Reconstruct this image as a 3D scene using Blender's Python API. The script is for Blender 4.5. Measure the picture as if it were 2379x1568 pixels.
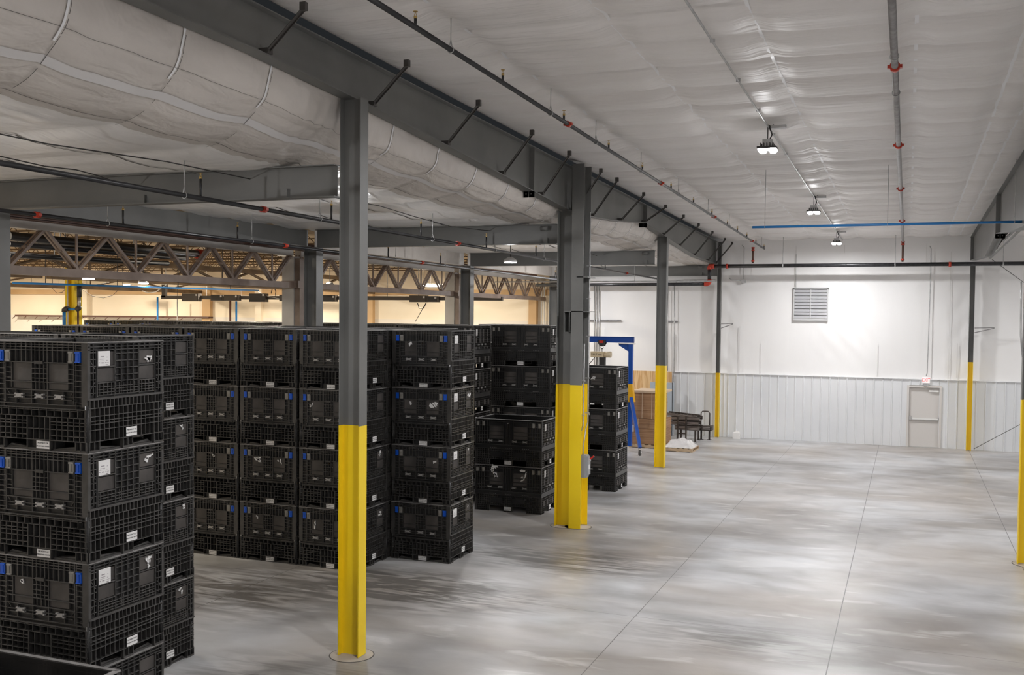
import bpy, math, random
from mathutils import Vector, Matrix
import mathutils.noise as mn
random.seed(7)
PI = math.pi
S = bpy.context.scene
for o in list(bpy.data.objects): bpy.data.objects.remove(o)

# ---------------------------------------------------------------- camera
F, YAW, PITCH, ROLL, CY, H = 2361.05, 0.371204, 0.0336956, 0.00982426, 810.75, 4.55
def cam_axes():
    c, s = math.cos(YAW), math.sin(YAW)
    r = Vector((c, s, 0)); f = Vector((-s, c, 0)); u = Vector((0, 0, 1))
    f2 = f*math.cos(PITCH) - u*math.sin(PITCH); u2 = u*math.cos(PITCH) + f*math.sin(PITCH)
    r3 = r*math.cos(ROLL) + u2*math.sin(ROLL); u3 = u2*math.cos(ROLL) - r*math.sin(ROLL)
    return r3, f2, u3
CR, CF, CU = cam_axes()
cam = bpy.data.cameras.new('camera'); co = bpy.data.objects.new('camera', cam); S.collection.objects.link(co)
M = Matrix((CR, CU, -CF)).transposed().to_4x4(); M.translation = (0, 0, H); co.matrix_world = M
cam.sensor_width = 36; cam.lens = F*36/2379; cam.shift_y = (CY-784)/2379
cam.clip_end = 200; cam.clip_start = .05
S.camera = co
def px(x, y, X=None, Y=None, Z=None):
    """where the sight line of a photo pixel meets a plane of the building"""
    d = CF*F + CR*(x-1189.5) + CU*(CY-y)
    t = X/d.x if X is not None else Y/d.y if Y is not None else (Z-H)/d.z
    return Vector((0, 0, H)) + d*t

# ---------------------------------------------------------------- world, lights, exposure
w = bpy.data.worlds.new('world'); S.world = w; w.use_nodes = True
w.node_tree.nodes['Background'].inputs[0].default_value = (.5, .55, .6, 1)
w.node_tree.nodes['Background'].inputs[1].default_value = .03
S.view_settings.view_transform = 'Standard'; S.view_settings.look = 'None'
S.view_settings.gamma = 1; S.view_settings.use_curve_mapping = False
S.view_settings.exposure = 0.12
def area_light(name, loc, power, color, size, shape='DISK', size_y=None, spread=PI, rot=(0, 0, 0)):
    l = bpy.data.lights.new(name, 'AREA'); l.energy = power; l.color = color; l.shape = shape; l.size = size
    if size_y: l.size_y = size_y
    l.spread = spread
    o = bpy.data.objects.new(name, l); S.collection.objects.link(o); o.location = loc; o.rotation_euler = rot
    return o
COOL = (.985, .985, 1.0); WARM = (1, .90, .74)
MAIN_Y = [-5.5, 2.5, 8.5, 17.7, 26.75, 35.6]        # the lamp row of the high bay
P_MAIN, P_LOW, P_OLD = 310, 80, 470
def omni(name, loc, power, color):
    l = bpy.data.lights.new(name, 'POINT'); l.energy = power; l.color = color; l.shadow_soft_size = .06
    o = bpy.data.objects.new(name, l); S.collection.objects.link(o); o.location = loc
for y in MAIN_Y:
    area_light('high_bay_light', (-2.28, y, 7.72-.0194*y-.06), P_MAIN*(.28 if y < 5 else .8 if y < 10 else .82 if y > 30 else 1), COOL, .42)
    omni('high_bay_spill', (-2.28, y, 7.72-.0194*y-.09), P_MAIN*.045, COOL)
for y in (-2, 7, 16.5, 26, 35): area_light('side_bay_light', (6.6, y, 7.7-.0194*y-.45), P_MAIN*.55, COOL, .42)
LOW = [(-10.6, 7.0), (px(818, 520, Y=16.6).x, 16.6), (-10.0, 25.5), (px(1328, 620, Y=35.5).x, 35.5), (-10.6, -2)]
for x, y in LOW:
    area_light('low_bay_light', (x, y, 5.9), P_LOW, COOL, .4); omni('low_bay_spill', (x, y, 5.9), P_LOW*1.5, COOL)
for x in (-18, -26, -34, -42):
    for y in (4, 15, 26.85, 36.4): area_light('old_hall_fill', (x, y, 6.28), P_OLD, WARM, .5)  # fill lights added to brighten the old hall

# ---------------------------------------------------------------- materials
MATS = {}
def mat(name, col, rough=.5, metal=0, spec=.5, emit=None, es=0):
    if name in MATS: return MATS[name]
    m = bpy.data.materials.new(name); m.use_nodes = True; MATS[name] = m
    b = m.node_tree.nodes['Principled BSDF']
    b.inputs['Base Color'].default_value = (*col, 1); b.inputs['Roughness'].default_value = rough
    b.inputs['Metallic'].default_value = metal; b.inputs['Specular IOR Level'].default_value = spec
    if emit: b.inputs['Emission Color'].default_value = (*emit, 1); b.inputs['Emission Strength'].default_value = es
    return m
def N(m, t, **k):
    n = m.node_tree.nodes.new(t)
    for a, v in k.items(): setattr(n, a, v)
    return n
def L(m, a, b): m.node_tree.links.new(a, b)
def noisy(name, c1, c2, scale=3, rough=.5, rough2=None, detail=4, stretch=(1, 1, 1), bump=0, bscale=None, lo=.35, hi=.65, metal=0, dist=0):
    if name in MATS: return MATS[name]
    m = mat(name, c1, rough, metal); b = m.node_tree.nodes['Principled BSDF']
    tc = N(m, 'ShaderNodeTexCoord'); mp = N(m, 'ShaderNodeMapping'); mp.inputs['Scale'].default_value = stretch
    L(m, tc.outputs['Object'], mp.inputs[0])
    nz = N(m, 'ShaderNodeTexNoise'); nz.inputs['Scale'].default_value = scale; nz.inputs['Detail'].default_value = detail
    nz.inputs['Distortion'].default_value = dist
    L(m, mp.outputs[0], nz.inputs['Vector'])
    r = N(m, 'ShaderNodeValToRGB'); r.color_ramp.elements[0].position = lo; r.color_ramp.elements[1].position = hi
    r.color_ramp.elements[0].color = (*c1, 1); r.color_ramp.elements[1].color = (*c2, 1)
    L(m, nz.outputs[0], r.inputs[0]); L(m, r.outputs[0], b.inputs['Base Color'])
    if rough2 is not None:
        mr = N(m, 'ShaderNodeMapRange'); mr.inputs[3].default_value = rough; mr.inputs[4].default_value = rough2
        L(m, nz.outputs[0], mr.inputs[0]); L(m, mr.outputs[0], b.inputs['Roughness'])
    if bump:
        n2 = N(m, 'ShaderNodeTexNoise'); n2.inputs['Scale'].default_value = bscale or scale*2; n2.inputs['Detail'].default_value = 3
        n2.inputs['Distortion'].default_value = .4
        L(m, mp.outputs[0], n2.inputs['Vector'])
        bp = N(m, 'ShaderNodeBump'); bp.inputs['Strength'].default_value = 1; bp.inputs['Distance'].default_value = bump
        L(m, n2.outputs[0], bp.inputs['Height']); L(m, bp.outputs[0], b.inputs['Normal'])
    return m
steel = noisy('grey_primer_steel', (.130, .131, .125), (.165, .164, .156), 1.2, .42, .5)
yellow = noisy('safety_yellow_paint', (.85, .585, .006), (.90, .64, .014), .8, .38, .45)
vinyl = noisy('white_vinyl_facing', (.78, .75, .73), (.84, .815, .795), .5, .40, .5, bump=.05, bscale=1.3, stretch=(.45, 4.2, 1))
vinyl_wall = noisy('white_vinyl_wall', (.84, .83, .82), (.89, .88, .87), .35, .42, .5, bump=.02, bscale=1.1, stretch=(1.6, 1, .6))
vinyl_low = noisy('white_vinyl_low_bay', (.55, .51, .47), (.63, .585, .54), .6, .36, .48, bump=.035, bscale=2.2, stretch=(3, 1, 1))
tape = mat('white_joint_tape', (.86, .86, .87), .35)
tape2 = mat('wide_matte_tape', (.64, .62, .61), .4)
seam = mat('dark_joint_line', (.06, .055, .05), .7)
whitepanel = noisy('white_painted_panel', (.72, .735, .75), (.78, .79, .80), .4, .35, .42)
doorpaint = mat('light_grey_door_paint', (.66, .63, .60), .4)
galv = noisy('galvanised_steel', (.42, .42, .42), (.55, .55, .55), 8, .35, .45, metal=.6)
blackpipe = noisy('black_steel_pipe', (.012, .012, .014), (.03, .03, .033), 12, .3, .4, stretch=(1, .2, 1))
pipegrey = noisy('grey_steel_pipe', (.22, .21, .21), (.32, .31, .31), 8, .35, .4, metal=.3)
red = mat('red_coupling_paint', (.52, .045, .02), .4)
brass = mat('brass', (.55, .38, .14), .35, .8)
plastic = noisy('black_bin_shaded_plastic', (.009, .009, .0092), (.016, .0155, .0155), 3, .38, .5)  # darker than the ribs: shade in the gaps put into the colour
rib_m = noisy('black_bin_lit_rib_plastic', (.034, .033, .032), (.062, .059, .056), 6, .26, .42)  # same black plastic, paler: light on the rib edges put into the colour
rim_m = noisy('worn_highlit_bin_rim', (.16, .155, .15), (.26, .25, .245), 5, .28, .42)  # worn, and paler still: the rim highlight is put into the colour
dusty = noisy('dusty_bin_panel', (.034, .030, .028), (.078, .069, .063), 4, .5, .65, stretch=(1, 1, .7))
blue_l = mat('blue_latch_plastic', (.004, .085, .52), .38)
gray_l = noisy('grey_latch_metal', (.20, .19, .17), (.28, .27, .25), 10, .4, .5)
hinge_m = mat('pale_hinge_metal', (.34, .33, .32), .4, .2)
label_m = mat('white_label_paper', (.72, .71, .70), .5)
ink = mat('black_ink', (.02, .02, .02), .6)
gantry_b = mat('blue_gantry_paint', (.006, .075, .40), .38)
pipe_blue = mat('blue_air_pipe', (.02, .19, .50), .35)
oldtan = noisy('tan_masonry_paint', (.84, .73, .56), (.88, .78, .62), .5, .6, .7)
oldwhite = noisy('cream_painted_wall', (.74, .68, .60), (.80, .74, .66), .5, .55, .6)
oldband = noisy('ochre_wall_band', (.52, .33, .16), (.60, .40, .21), .6, .6, .7)
truss_m = noisy('dusty_brown_steel', (.20, .145, .115), (.31, .235, .19), 2, .5, .6)
truss_l = noisy('pale_painted_steel', (.44, .41, .375), (.52, .49, .45), 2, .45, .55)
truss_d = noisy('dark_ochre_joist', (.10, .060, .028), (.18, .115, .058), 2, .6, .7)
deck_m = noisy('stained_roof_deck', (.34, .24, .13), (.48, .36, .22), .8, .7, .8)
brownst = mat('red_brown_primer', (.10, .045, .030), .55)
card = noisy('corrugated_cardboard', (.30, .165, .085), (.42, .25, .14), 2, .75, .8, stretch=(.3, .3, 14))
cardpale = mat('pale_cardboard', (.60, .46, .33), .75)
wood = noisy('pallet_wood', (.46, .33, .21), (.60, .45, .30), 4, .7, .8, stretch=(1, 8, 8))
ply = noisy('plywood', (.62, .36, .15), (.80, .56, .30), 1.6, .6, .7, stretch=(5, 1, .5), detail=6, dist=1.5, lo=.42, hi=.58)
rackm = noisy('dark_brown_rack_steel', (.030, .022, .018), (.07, .055, .045), 5, .4, .5)
rail_m = mat('bright_roller_rail', (.5, .47, .45), .3, .7)
film = noisy('cloudy_plastic_film', (.74, .72, .71), (.86, .84, .84), 3, .2, .35, bump=.02, bscale=7)
hoist_m = mat('cream_hoist_paint', (.68, .56, .38), .4)
dark_m = mat('dark_grey_plastic', (.035, .032, .032), .5)
busgrey = mat('busway_grey', (.075, .062, .052), .5)
chrome = mat('brushed_steel_hardware', (.50, .49, .48), .35, .35)
lamp_e = mat('glowing_lamp_lens', (1, 1, 1), .4, emit=(1, .97, .98), es=40)
lamp_w = mat('glowing_tube_lamp', (1, 1, 1), .4, emit=(1, .93, .85), es=14)
exit_bg = mat('exit_sign_face', (.9, .9, .9), .4, emit=(1, .93, .93), es=.25)
exit_red = mat('exit_sign_letters', (.8, .02, .02), .4, emit=(1, .03, .02), es=.8)
elec_box = mat('grey_enclosure_paint', (.33, .34, .35), .4, .1)
redh = mat('red_handle_plastic', (.55, .02, .01), .35)
rubber = mat('dark_rubber', (.06, .055, .05), .6)
whitepl = mat('white_plastic', (.8, .79, .77), .4)
bluegrey = mat('pale_blue_grey_sheet', (.42, .47, .52), .5)
grout = noisy('pale_grout', (.38, .34, .29), (.44, .40, .35), 4, .7, .8)

def floor_material():
    m = mat('trowelled_concrete', (.5, .48, .46), .4); b = m.node_tree.nodes['Principled BSDF']
    tc = N(m, 'ShaderNodeTexCoord')
    def nz(scale, stretch, detail=5, dist=0., rot=0):
        mp = N(m, 'ShaderNodeMapping'); mp.inputs['Scale'].default_value = stretch; mp.inputs['Rotation'].default_value = (0, 0, rot)
        n = N(m, 'ShaderNodeTexNoise'); n.inputs['Scale'].default_value = scale; n.inputs['Detail'].default_value = detail
        n.inputs['Distortion'].default_value = dist
        L(m, tc.outputs['Object'], mp.inputs[0]); L(m, mp.outputs[0], n.inputs['Vector']); return n
    def ramp(src, stops):
        r = N(m, 'ShaderNodeValToRGB'); e = r.color_ramp.elements
        e[0].position, e[0].color = stops[0][0], (*stops[0][1], 1); e[1].position, e[1].color = stops[-1][0], (*stops[-1][1], 1)
        for p, c in stops[1:-1]: k = e.new(p); k.color = (*c, 1)
        L(m, src, r.inputs[0]); return r
    def mix(a, bb, f, mode='MIX', fac=None):
        x = N(m, 'ShaderNodeMix', data_type='RGBA', blend_type=mode)
        if fac is not None: x.inputs[0].default_value = fac
        else: L(m, f, x.inputs[0])
        L(m, a, x.inputs[6])
        if isinstance(bb, tuple): x.inputs[7].default_value = (*bb, 1)
        else: L(m, bb, x.inputs[7])
        return x.outputs[2]
    base = ramp(nz(.30, (.7, 1.2, 1), 9, .6).outputs[0], [(.33, (.225, .212, .202)), (.43, (.31, .302, .296)), (.51, (.40, .40, .407)), (.59, (.485, .49, .50)), (.70, (.55, .55, .56))])
    fine = ramp(nz(1.3, (.6, 1.3, 1), 12, .5).outputs[0], [(.30, (.74, .73, .72)), (.48, (.97, .97, .97)), (.60, (1.08, 1.08, 1.08)), (.72, (1.16, 1.16, 1.16))])
    c = mix(base.outputs[0], fine.outputs[0], None, 'MULTIPLY', .85)
    tanm = ramp(nz(.27, (1, 1, 1), 6, .6, 1).outputs[0], [(.42, (0, 0, 0)), (.66, (1, 1, 1))])
    tan2 = N(m, 'ShaderNodeMath', operation='MULTIPLY'); tan2.inputs[1].default_value = .42; L(m, tanm.outputs[0], tan2.inputs[0])
    c = mix(c, (.39, .325, .26), tan2.outputs[0])
    scuff = ramp(nz(1.7, (.5, 1.6, 1), 10, .5).outputs[0], [(.60, (0, 0, 0)), (.70, (.5, .5, .5)), (.80, (.15, .15, .15))])
    c = mix(c, (.60, .59, .58), scuff.outputs[0])
    dk = ramp(nz(.7, (.8, 1.1, 1), 10, .5, -.2).outputs[0], [(.48, (0, 0, 0)), (.80, (.62, .62, .62))])
    c = mix(c, (.20, .185, .175), dk.outputs[0])
    # rubber-blackened turning area in front of the bins
    def blob(x, y, rx, ry):
        mp = N(m, 'ShaderNodeMapping'); mp.inputs['Location'].default_value = (-x/rx, -y/ry, 0); mp.inputs['Scale'].default_value = (1/rx, 1/ry, .001)
        L(m, tc.outputs['Object'], mp.inputs[0]); g = N(m, 'ShaderNodeTexGradient', gradient_type='SPHERICAL'); L(m, mp.outputs[0], g.inputs[0]); return g
    for x, y, rx, ry, st in ((-7.9, 14.9, 3.2, 1.5, 2.6), (-6.0, 17.9, 2.8, 1.4, 1.9), (-6.6, 10.4, 2.6, 1.4, 1.6), (-2.0, 14.4, 2.4, 1.1, 1.0), (-10.4, 13.6, 3.0, 1.8, 1.6)):
        g = blob(x, y, rx, ry); st_ = nz(1.6, (.45, 2.4, 1), 12, 1.8, .15); mm = N(m, 'ShaderNodeMath', operation='MULTIPLY'); L(m, g.outputs[1], mm.inputs[0])
        rp = ramp(st_.outputs[0], [(.38, (0, 0, 0)), (.62, (st, st, st))]); L(m, rp.outputs[0], mm.inputs[1]); mm.use_clamp = True
        c = mix(c, (.14, .13, .122), mm.outputs[0])
    # tyre scuffs near the bins
    sx = N(m, 'ShaderNodeSeparateXYZ'); L(m, tc.outputs['Object'], sx.inputs[0])
    # saw-cut joints
    tot = None
    def line(axis, pos, wdt):
        a = N(m, 'ShaderNodeMath', operation='SUBTRACT'); L(m, sx.outputs[axis], a.inputs[0]); a.inputs[1].default_value = pos
        bq = N(m, 'ShaderNodeMath', operation='ABSOLUTE'); L(m, a.outputs[0], bq.inputs[0])
        d = N(m, 'ShaderNodeMath', operation='LESS_THAN'); L(m, bq.outputs[0], d.inputs[0]); d.inputs[1].default_value = wdt
        return d
    for axis, pos, wdt in ((0, -.88, .007), (0, -3.76, .005), (0, 2.06, .006), (0, -10.1, .006), (0, 5.0, .006), (1, 14.9, .004), (1, 5.2, .005), (1, 24.9, .004)):
        d = line(axis, pos, wdt)
        if tot is None: tot = d
        else:
            x = N(m, 'ShaderNodeMath', operation='MAXIMUM'); L(m, tot.outputs[0], x.inputs[0]); L(m, d.outputs[0], x.inputs[1]); tot = x
    c = mix(c, (.09, .085, .08), tot.outputs[0])
    L(m, c, b.inputs['Base Color'])
    mr = N(m, 'ShaderNodeMapRange'); mr.inputs[1].default_value = .3; mr.inputs[2].default_value = .7
    mr.inputs[3].default_value = .30; mr.inputs[4].default_value = .46
    L(m, nz(.8, (1, 1, 1), 8, 1).outputs[0], mr.inputs[0]); L(m, mr.outputs[0], b.inputs['Roughness'])
    b.inputs['Specular IOR Level'].default_value = .5
    return m
floor_m = floor_material()

# ---------------------------------------------------------------- mesh helpers
class MB:
    def __init__(s): s.v = []; s.f = []; s.mi = []; s.mats = []; s.sm = []
    def m(s, material):
        if material not in s.mats: s.mats.append(material)
        return s.mats.index(material)
    def face(s, idx, mi, smooth=False): s.f.append(idx); s.mi.append(mi); s.sm.append(smooth)
    def box(s, x0, x1, y0, y1, z0, z1, material):
        k = s.m(material); n = len(s.v)
        s.v += [(x0, y0, z0), (x1, y0, z0), (x1, y1, z0), (x0, y1, z0), (x0, y0, z1), (x1, y0, z1), (x1, y1, z1), (x0, y1, z1)]
        for q in ((0, 3, 2, 1), (4, 5, 6, 7), (0, 1, 5, 4), (1, 2, 6, 5), (2, 3, 7, 6), (3, 0, 4, 7)): s.face([n+i for i in q], k)
    def hexa(s, pts, material):
        k = s.m(material); n = len(s.v); s.v += [tuple(p) for p in pts]
        for q in ((0, 3, 2, 1), (4, 5, 6, 7), (0, 1, 5, 4), (1, 2, 6, 5), (2, 3, 7, 6), (3, 0, 4, 7)): s.face([n+i for i in q], k)
    def bar(s, a, b, w, h, material, up=(0, 0, 1)):
        a = Vector(a); b = Vector(b); d = (b-a).normalized(); u = Vector(up)
        if abs(d.dot(u)) > .98: u = Vector((0, 1, 0))
        r = d.cross(u).normalized()*w/2; u = r.cross(d).normalized()*h/2
        s.hexa([a-r-u, a+r-u, b+r-u, b-r-u, a-r+u, a+r+u, b+r+u, b-r+u], material)
    def tube(s, pts, r, material, n=10, caps=True):
        pts = [Vector(p) for p in pts]; k = s.m(material); base = len(s.v); prev = None
        for i, p in enumerate(pts):
            d = (pts[min(i+1, len(pts)-1)] - pts[max(i-1, 0)]).normalized()
            if prev is None:
                u = Vector((0, 0, 1)) if abs(d.z) < .9 else Vector((0, 1, 0))
                a = d.cross(u).normalized()
            else: a = (prev - d*prev.dot(d)).normalized()
            prev = a; b = d.cross(a)
            rr = r[i] if isinstance(r, (list, tuple)) else r
            for j in range(n):
                t = 2*PI*j/n; s.v.append(tuple(p + a*math.cos(t)*rr + b*math.sin(t)*rr))
        for i in range(len(pts)-1):
            for j in range(n):
                q = base+i*n; s.face([q+j, q+(j+1) % n, q+n+(j+1) % n, q+n+j], k, True)
        if caps:
            s.face([base+j for j in range(n)][::-1], k); e = base+(len(pts)-1)*n; s.face([e+j for j in range(n)], k)
    def prism(s, poly, d0, d1, fn, material):
        """poly in 2d, extruded from d0 to d1; fn(u, v, d) -> xyz"""
        k = s.m(material); n = len(poly); b = len(s.v)
        for d in (d0, d1): s.v += [tuple(fn(u, v, d)) for u, v in poly]
        s.face([b+i for i in range(n)][::-1], k); s.face([b+n+i for i in range(n)], k)
        for i in range(n): s.face([b+i, b+(i+1) % n, b+n+(i+1) % n, b+n+i], k)
    def grid(s, nu, nv, fn, material, smooth=True):
        k = s.m(material); b = len(s.v)
        for i in range(nu+1):
            for j in range(nv+1): s.v.append(tuple(fn(i/nu, j/nv)))
        for i in range(nu):
            for j in range(nv):
                q = b+i*(nv+1)+j; s.face([q, q+nv+1, q+nv+2, q+1], k, smooth)
    def mesh(s, name):
        me = bpy.data.meshes.new(name); me.from_pydata(s.v, [], s.f)
        for mm in s.mats: me.materials.append(mm)
        me.polygons.foreach_set('material_index', s.mi); me.polygons.foreach_set('use_smooth', s.sm)
        me.update(); return me
def link(name, me, parent=None, loc=(0, 0, 0), rz=0):
    o = bpy.data.objects.new(name, me); S.collection.objects.link(o); o.location = loc; o.rotation_euler = (0, 0, rz)
    if parent: o.parent = parent
    return o
def build(mb, name, parent=None, label=None, loc=(0, 0, 0), rz=0):
    o = link(name, mb.mesh(name), parent, loc, rz)
    if label: o['label'] = label
    return o
def thing(name, label, cat, loc=(0, 0, 0), rz=0, group=None):
    o = bpy.data.objects.new(name, None); S.collection.objects.link(o); o.location = loc; o.rotation_euler = (0, 0, rz)
    o.empty_display_size = .2
    return tag(o, label, cat, group)
def tag(o, label, cat, group=None):
    o['label'] = label; o['category'] = cat
    if group: o['group'] = group
    return o
def struct(mb, name, label=None):
    o = build(mb, name); o['kind'] = 'structure'
    if label: o['label'] = label
    return o
def off(root):
    """parts are modelled in world coordinates and hung on an empty that stands at the thing's base"""
    t = root.location
    for c in root.children: c.location = c.location - t
def copy_tree(o, parent=None):
    c = o.copy(); S.collection.objects.link(c)
    if parent: c.parent = parent
    for ch in o.children: copy_tree(ch, c)
    return c
TXT = {}
def text_mesh(body, size, material, ext=.0006):
    key = (body, size, material.name)
    if key in TXT: return TXT[key]
    cu = bpy.data.curves.new('lettering', 'FONT'); cu.body = body; cu.size = size; cu.align_x = 'CENTER'; cu.align_y = 'CENTER'; cu.extrude = ext
    cu.resolution_u = 2
    o = bpy.data.objects.new('lettering', cu); S.collection.objects.link(o)
    dg = bpy.context.evaluated_depsgraph_get(); me = bpy.data.meshes.new_from_object(o.evaluated_get(dg))
    me.materials.clear(); me.materials.append(material); bpy.data.objects.remove(o); TXT[key] = me
    return me
def add_text(mb, body, size, material, fn):
    me = text_mesh(body, size, material); k = mb.m(material); b = len(mb.v)
    for v in me.vertices: mb.v.append(tuple(fn(v.co.x, v.co.y, v.co.z)))
    for p in me.polygons: mb.face([b+i for i in p.vertices], k)

YW = 38.85          # inner face of the end wall
XC = -6.87          # column line of the high bay
ROOF = lambda y: 8.18 - .0194*y
def lerp_tab(tab, y):
    if y <= tab[0][0]: return tab[0][1]
    for (a, za), (b, zb) in zip(tab, tab[1:]):
        if y <= b: return za + (zb-za)*(y-a)/(b-a)
    return tab[-1][1]

# ================================================================ THE SETTING
b = MB(); b.box(-47, 11.6, -9.5, 41, -.2, 0, floor_m); struct(b, 'floor', 'mottled grey trowelled concrete floor with saw-cut joints')

BANDS = [-5.12, -3.35, -1.75, .02, 1.22, 1.62, 3.3, 5.0, 6.8, 8.6, 10.2]
def roof_z(x, y):
    t = ((y-11.57)/1.2) % 1.0; k = math.floor((y-11.57)/1.2)
    amp = .125 + .04*mn.noise(Vector((x*.22, k*1.7, 3.1)))
    s = amp*abs(math.sin(PI*t**.85))**.55
    t2 = (t*2) % 1.0
    s += .016*abs(math.sin(PI*t2))*(1+mn.noise(Vector((x*.5, k*.9, 9))))
    pin = max([math.exp(-((x-q)/.16)**2) for q in BANDS])
    s *= 1 - .55*pin
    s += .020*mn.noise(Vector((x*.7, y*3.2, 0))) + .012*mn.noise(Vector((x*2.2+y*.8, y*4.5, 5)))
    edge = min(1, abs(x-XC)/.5, abs(x-2.05)/.35)
    return 8.30 - .0194*y - s*edge
b = MB(); NX, NY = 130, 900
b.grid(NX, NY, lambda u, v: (XC+(11.25-XC)*u, -9+(YW+9)*v, roof_z(XC+(11.25-XC)*u, -9+(YW+9)*v)), vinyl)
ceil_hi = struct(b, 'ceiling', 'white vinyl-faced insulation ceiling sagging between purlins')
for q in BANDS[:6]:
    b = MB(); n = 200
    b.grid(1, n, lambda u, v: (q-.022+.044*u, 4+(YW-4.1)*v, roof_z(q, 4+(YW-4.1)*v)-.008), tape); build(b, 'joint_tape', ceil_hi, 'narrow white joint tape strip')
for k in range(-3, 23):
    y = 11.57+1.2*k
    if y > YW: break
    rr = random.Random(k)
    for q in range(3):
        x0 = rr.uniform(-6.2, 1.2); b = MB()
        b.bar((x0, y, roof_z(x0, y)-.004), (x0+rr.uniform(.1, .35), y+.004, roof_z(x0+.2, y)-.004), .012, .004, seam)
        if q == 0: build(b, 'seam_dash', ceil_hi, 'dark strip painting the shadow line of a seam')  # painted dark strips stand in for the shadow lines along ceiling seams

# tapered rafter profile of the high bay (underside height along the building)
BOT = [(-9, 7.2), (4, 7.5), (7.7, 7.485), (9.6, 7.46), (12, 7.35), (15.3, 7.15), (18.4, 6.95), (21.3, 6.77), (24.7, 6.93), (27.5, 7.12), (30.1, 6.92), (34.8, 6.60), (38.6, 6.56)]
# low bay ceiling with the big drape that falls from the rafter
COLY = [-6.4, 2.7, 11.75, 20.85, 29.9, 38.7]
def drape(s, y):
    """s 0..1 from the rafter flange across to the old building"""
    zb = lerp_tab(BOT, y) + .03
    dc = min(abs(y-c) for c in COLY); near = math.exp(-(dc/.9)**2)
    zl = 6.56 - .015*(y-11)*0
    k = min(1, max(.15, (zb-6.55)/.8))
    P = [(-6.99, zb), (-7.02, zb-.12*k), (-7.09, zb-.38*k), (-7.28, 6.56+.34*k*(zb-6.56)/.9), (-7.62, 6.56+.09*k), (-8.2, 6.53), (-9.5, 6.53), (-11.3, 6.53), (-13.3, 6.53)]
    t = s*(len(P)-1); i = min(int(t), len(P)-2); f = t-i
    p0, p1, p2, p3 = P[max(i-1, 0)], P[i], P[i+1], P[min(i+2, len(P)-1)]
    def cr(a, b_, c, d): return .5*((2*b_) + (-a+c)*f + (2*a-5*b_+4*c-d)*f*f + (-a+3*b_-3*c+d)*f**3)
    x, z = cr(p0[0], p1[0], p2[0], p3[0]), cr(p0[1], p1[1], p2[1], p3[1])
    tt = ((y-8.6)/1.52) % 1.0
    bulge = abs(math.sin(PI*tt))**.8
    e = min(1, s*7)
    z -= e*(.055*bulge*(1 if s > .35 else .6) + .014*mn.noise(Vector((x*1.1, y*1.6, 1))))
    x += e*(1 if s < .6 else 0)*(.03*bulge - .05*near*math.sin(PI*min(1, s/.6)))
    wr = near*.02*math.sin(y*23+s*9) if .1 < s < .7 else 0
    fo = .015*mn.noise(Vector((s*5+y*1.2, y*3.2-s*3, 4))) + .010*mn.noise(Vector((s*16+y*3, y*8, 6)))
    x += wr + e*fo; z += wr*.5 + e*fo*.6
    return x, z
b = MB()
def fn(u, v):
    y = -9 + (YW+9)*v; x, z = drape(u, y); return (x, y, z)
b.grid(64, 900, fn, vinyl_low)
vl = noisy('lit_vinyl_flat_low', (.84, .82, .80), (.90, .88, .86), .6, .30, .42, bump=.035, bscale=1.6, stretch=(3, .8, 1)); kk = b.m(vl)  # same vinyl as the drape; lamplight on the flat part painted in
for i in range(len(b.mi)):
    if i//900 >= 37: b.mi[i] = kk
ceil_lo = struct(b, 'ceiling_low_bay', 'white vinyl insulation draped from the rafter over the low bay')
ceil_lo.name = 'ceiling.001'
def strip_on_drape(y, s0, s1, wd, material, name, lab, yfun=None):
    b = MB(); n = 40
    def g(u, v):
        s = s0+(s1-s0)*v; x, z = drape(s, y); return (x+.012, y-wd/2+wd*u, z-.012)
    b.grid(1, n, g, material); build(b, name, ceil_lo, lab)
k = 0
y = 8.6-1.52*2
while y < 38:
    if min(abs(y-c) for c in COLY) > .25:
        strip_on_drape(y, .02, .34, .03, tape, 'strap', 'thin white vertical strap')
        q_ = random.Random(int(y*10)); s_ = .10
        while s_ < .60:
            ln_ = q_.uniform(.03, .12); strip_on_drape(y+.03, s_, s_+ln_, .007, seam, 'seam_dash', 'dark strip painting the shadow line of a seam'); s_ += ln_+q_.uniform(.005, .05)
    y += 1.52
for s_, wd in ((.27, .015), (.40, .24), (.545, .015), (.74, .02), (.86, .02)):
    b = MB()
    def g(u, v):
        y = 1+(YW-1.2)*v; x, z = drape(s_+.0, y); x2, z2 = drape(s_+.012*wd/.1, y)
        return (x+(x2-x)*u+.008, y, z+(z2-z)*u-.010)
    b.grid(1, 260, g, tape2 if wd > .025 else seam); build(b, 'joint_tape', ceil_lo, 'long white tape line' if wd > .025 else 'dark seam line')

# end wall: foil-faced insulation above, ribbed metal liner below
def wallpt(x, z):
    c = min(abs(x+6.6), abs(x-2.05), abs(x-11)); nr = math.exp(-(c/.75)**2)
    d = .05*mn.noise(Vector((x*.35, z*.3, 2))) + nr*.014*math.sin((z*6.5 + abs(c)*9)) + .012*mn.noise(Vector((x*1.8+z*1.3, z*.7, 8)))
    d += .02*math.exp(-((x+2.1-z*.0)/1.2)**2)*mn.noise(Vector((x*3+z*2.5, z*.6, 11)))
    return d
b = MB(); b.grid(300, 90, lambda u, v: (-13.4+24.7*u, YW-.02-wallpt(-13.4+24.7*u, 2.3+5.6*v)*(1 if v > .02 else 0), 2.3+5.6*v), vinyl_wall)
b.box(-13.4, 11.3, YW+.1, YW+.25, 0, 8, whitepanel)
wall_far = struct(b, 'wall_far', 'white faced insulation on the end wall')
b = MB(); prof = []
x = -8.38
while x < 11.2:
    prof += [(x, 0), (x+.235, 0), (x+.255, .028), (x+.285, .028), (x+.305, 0)]; x += .305
k = b.m(whitepanel)
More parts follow.
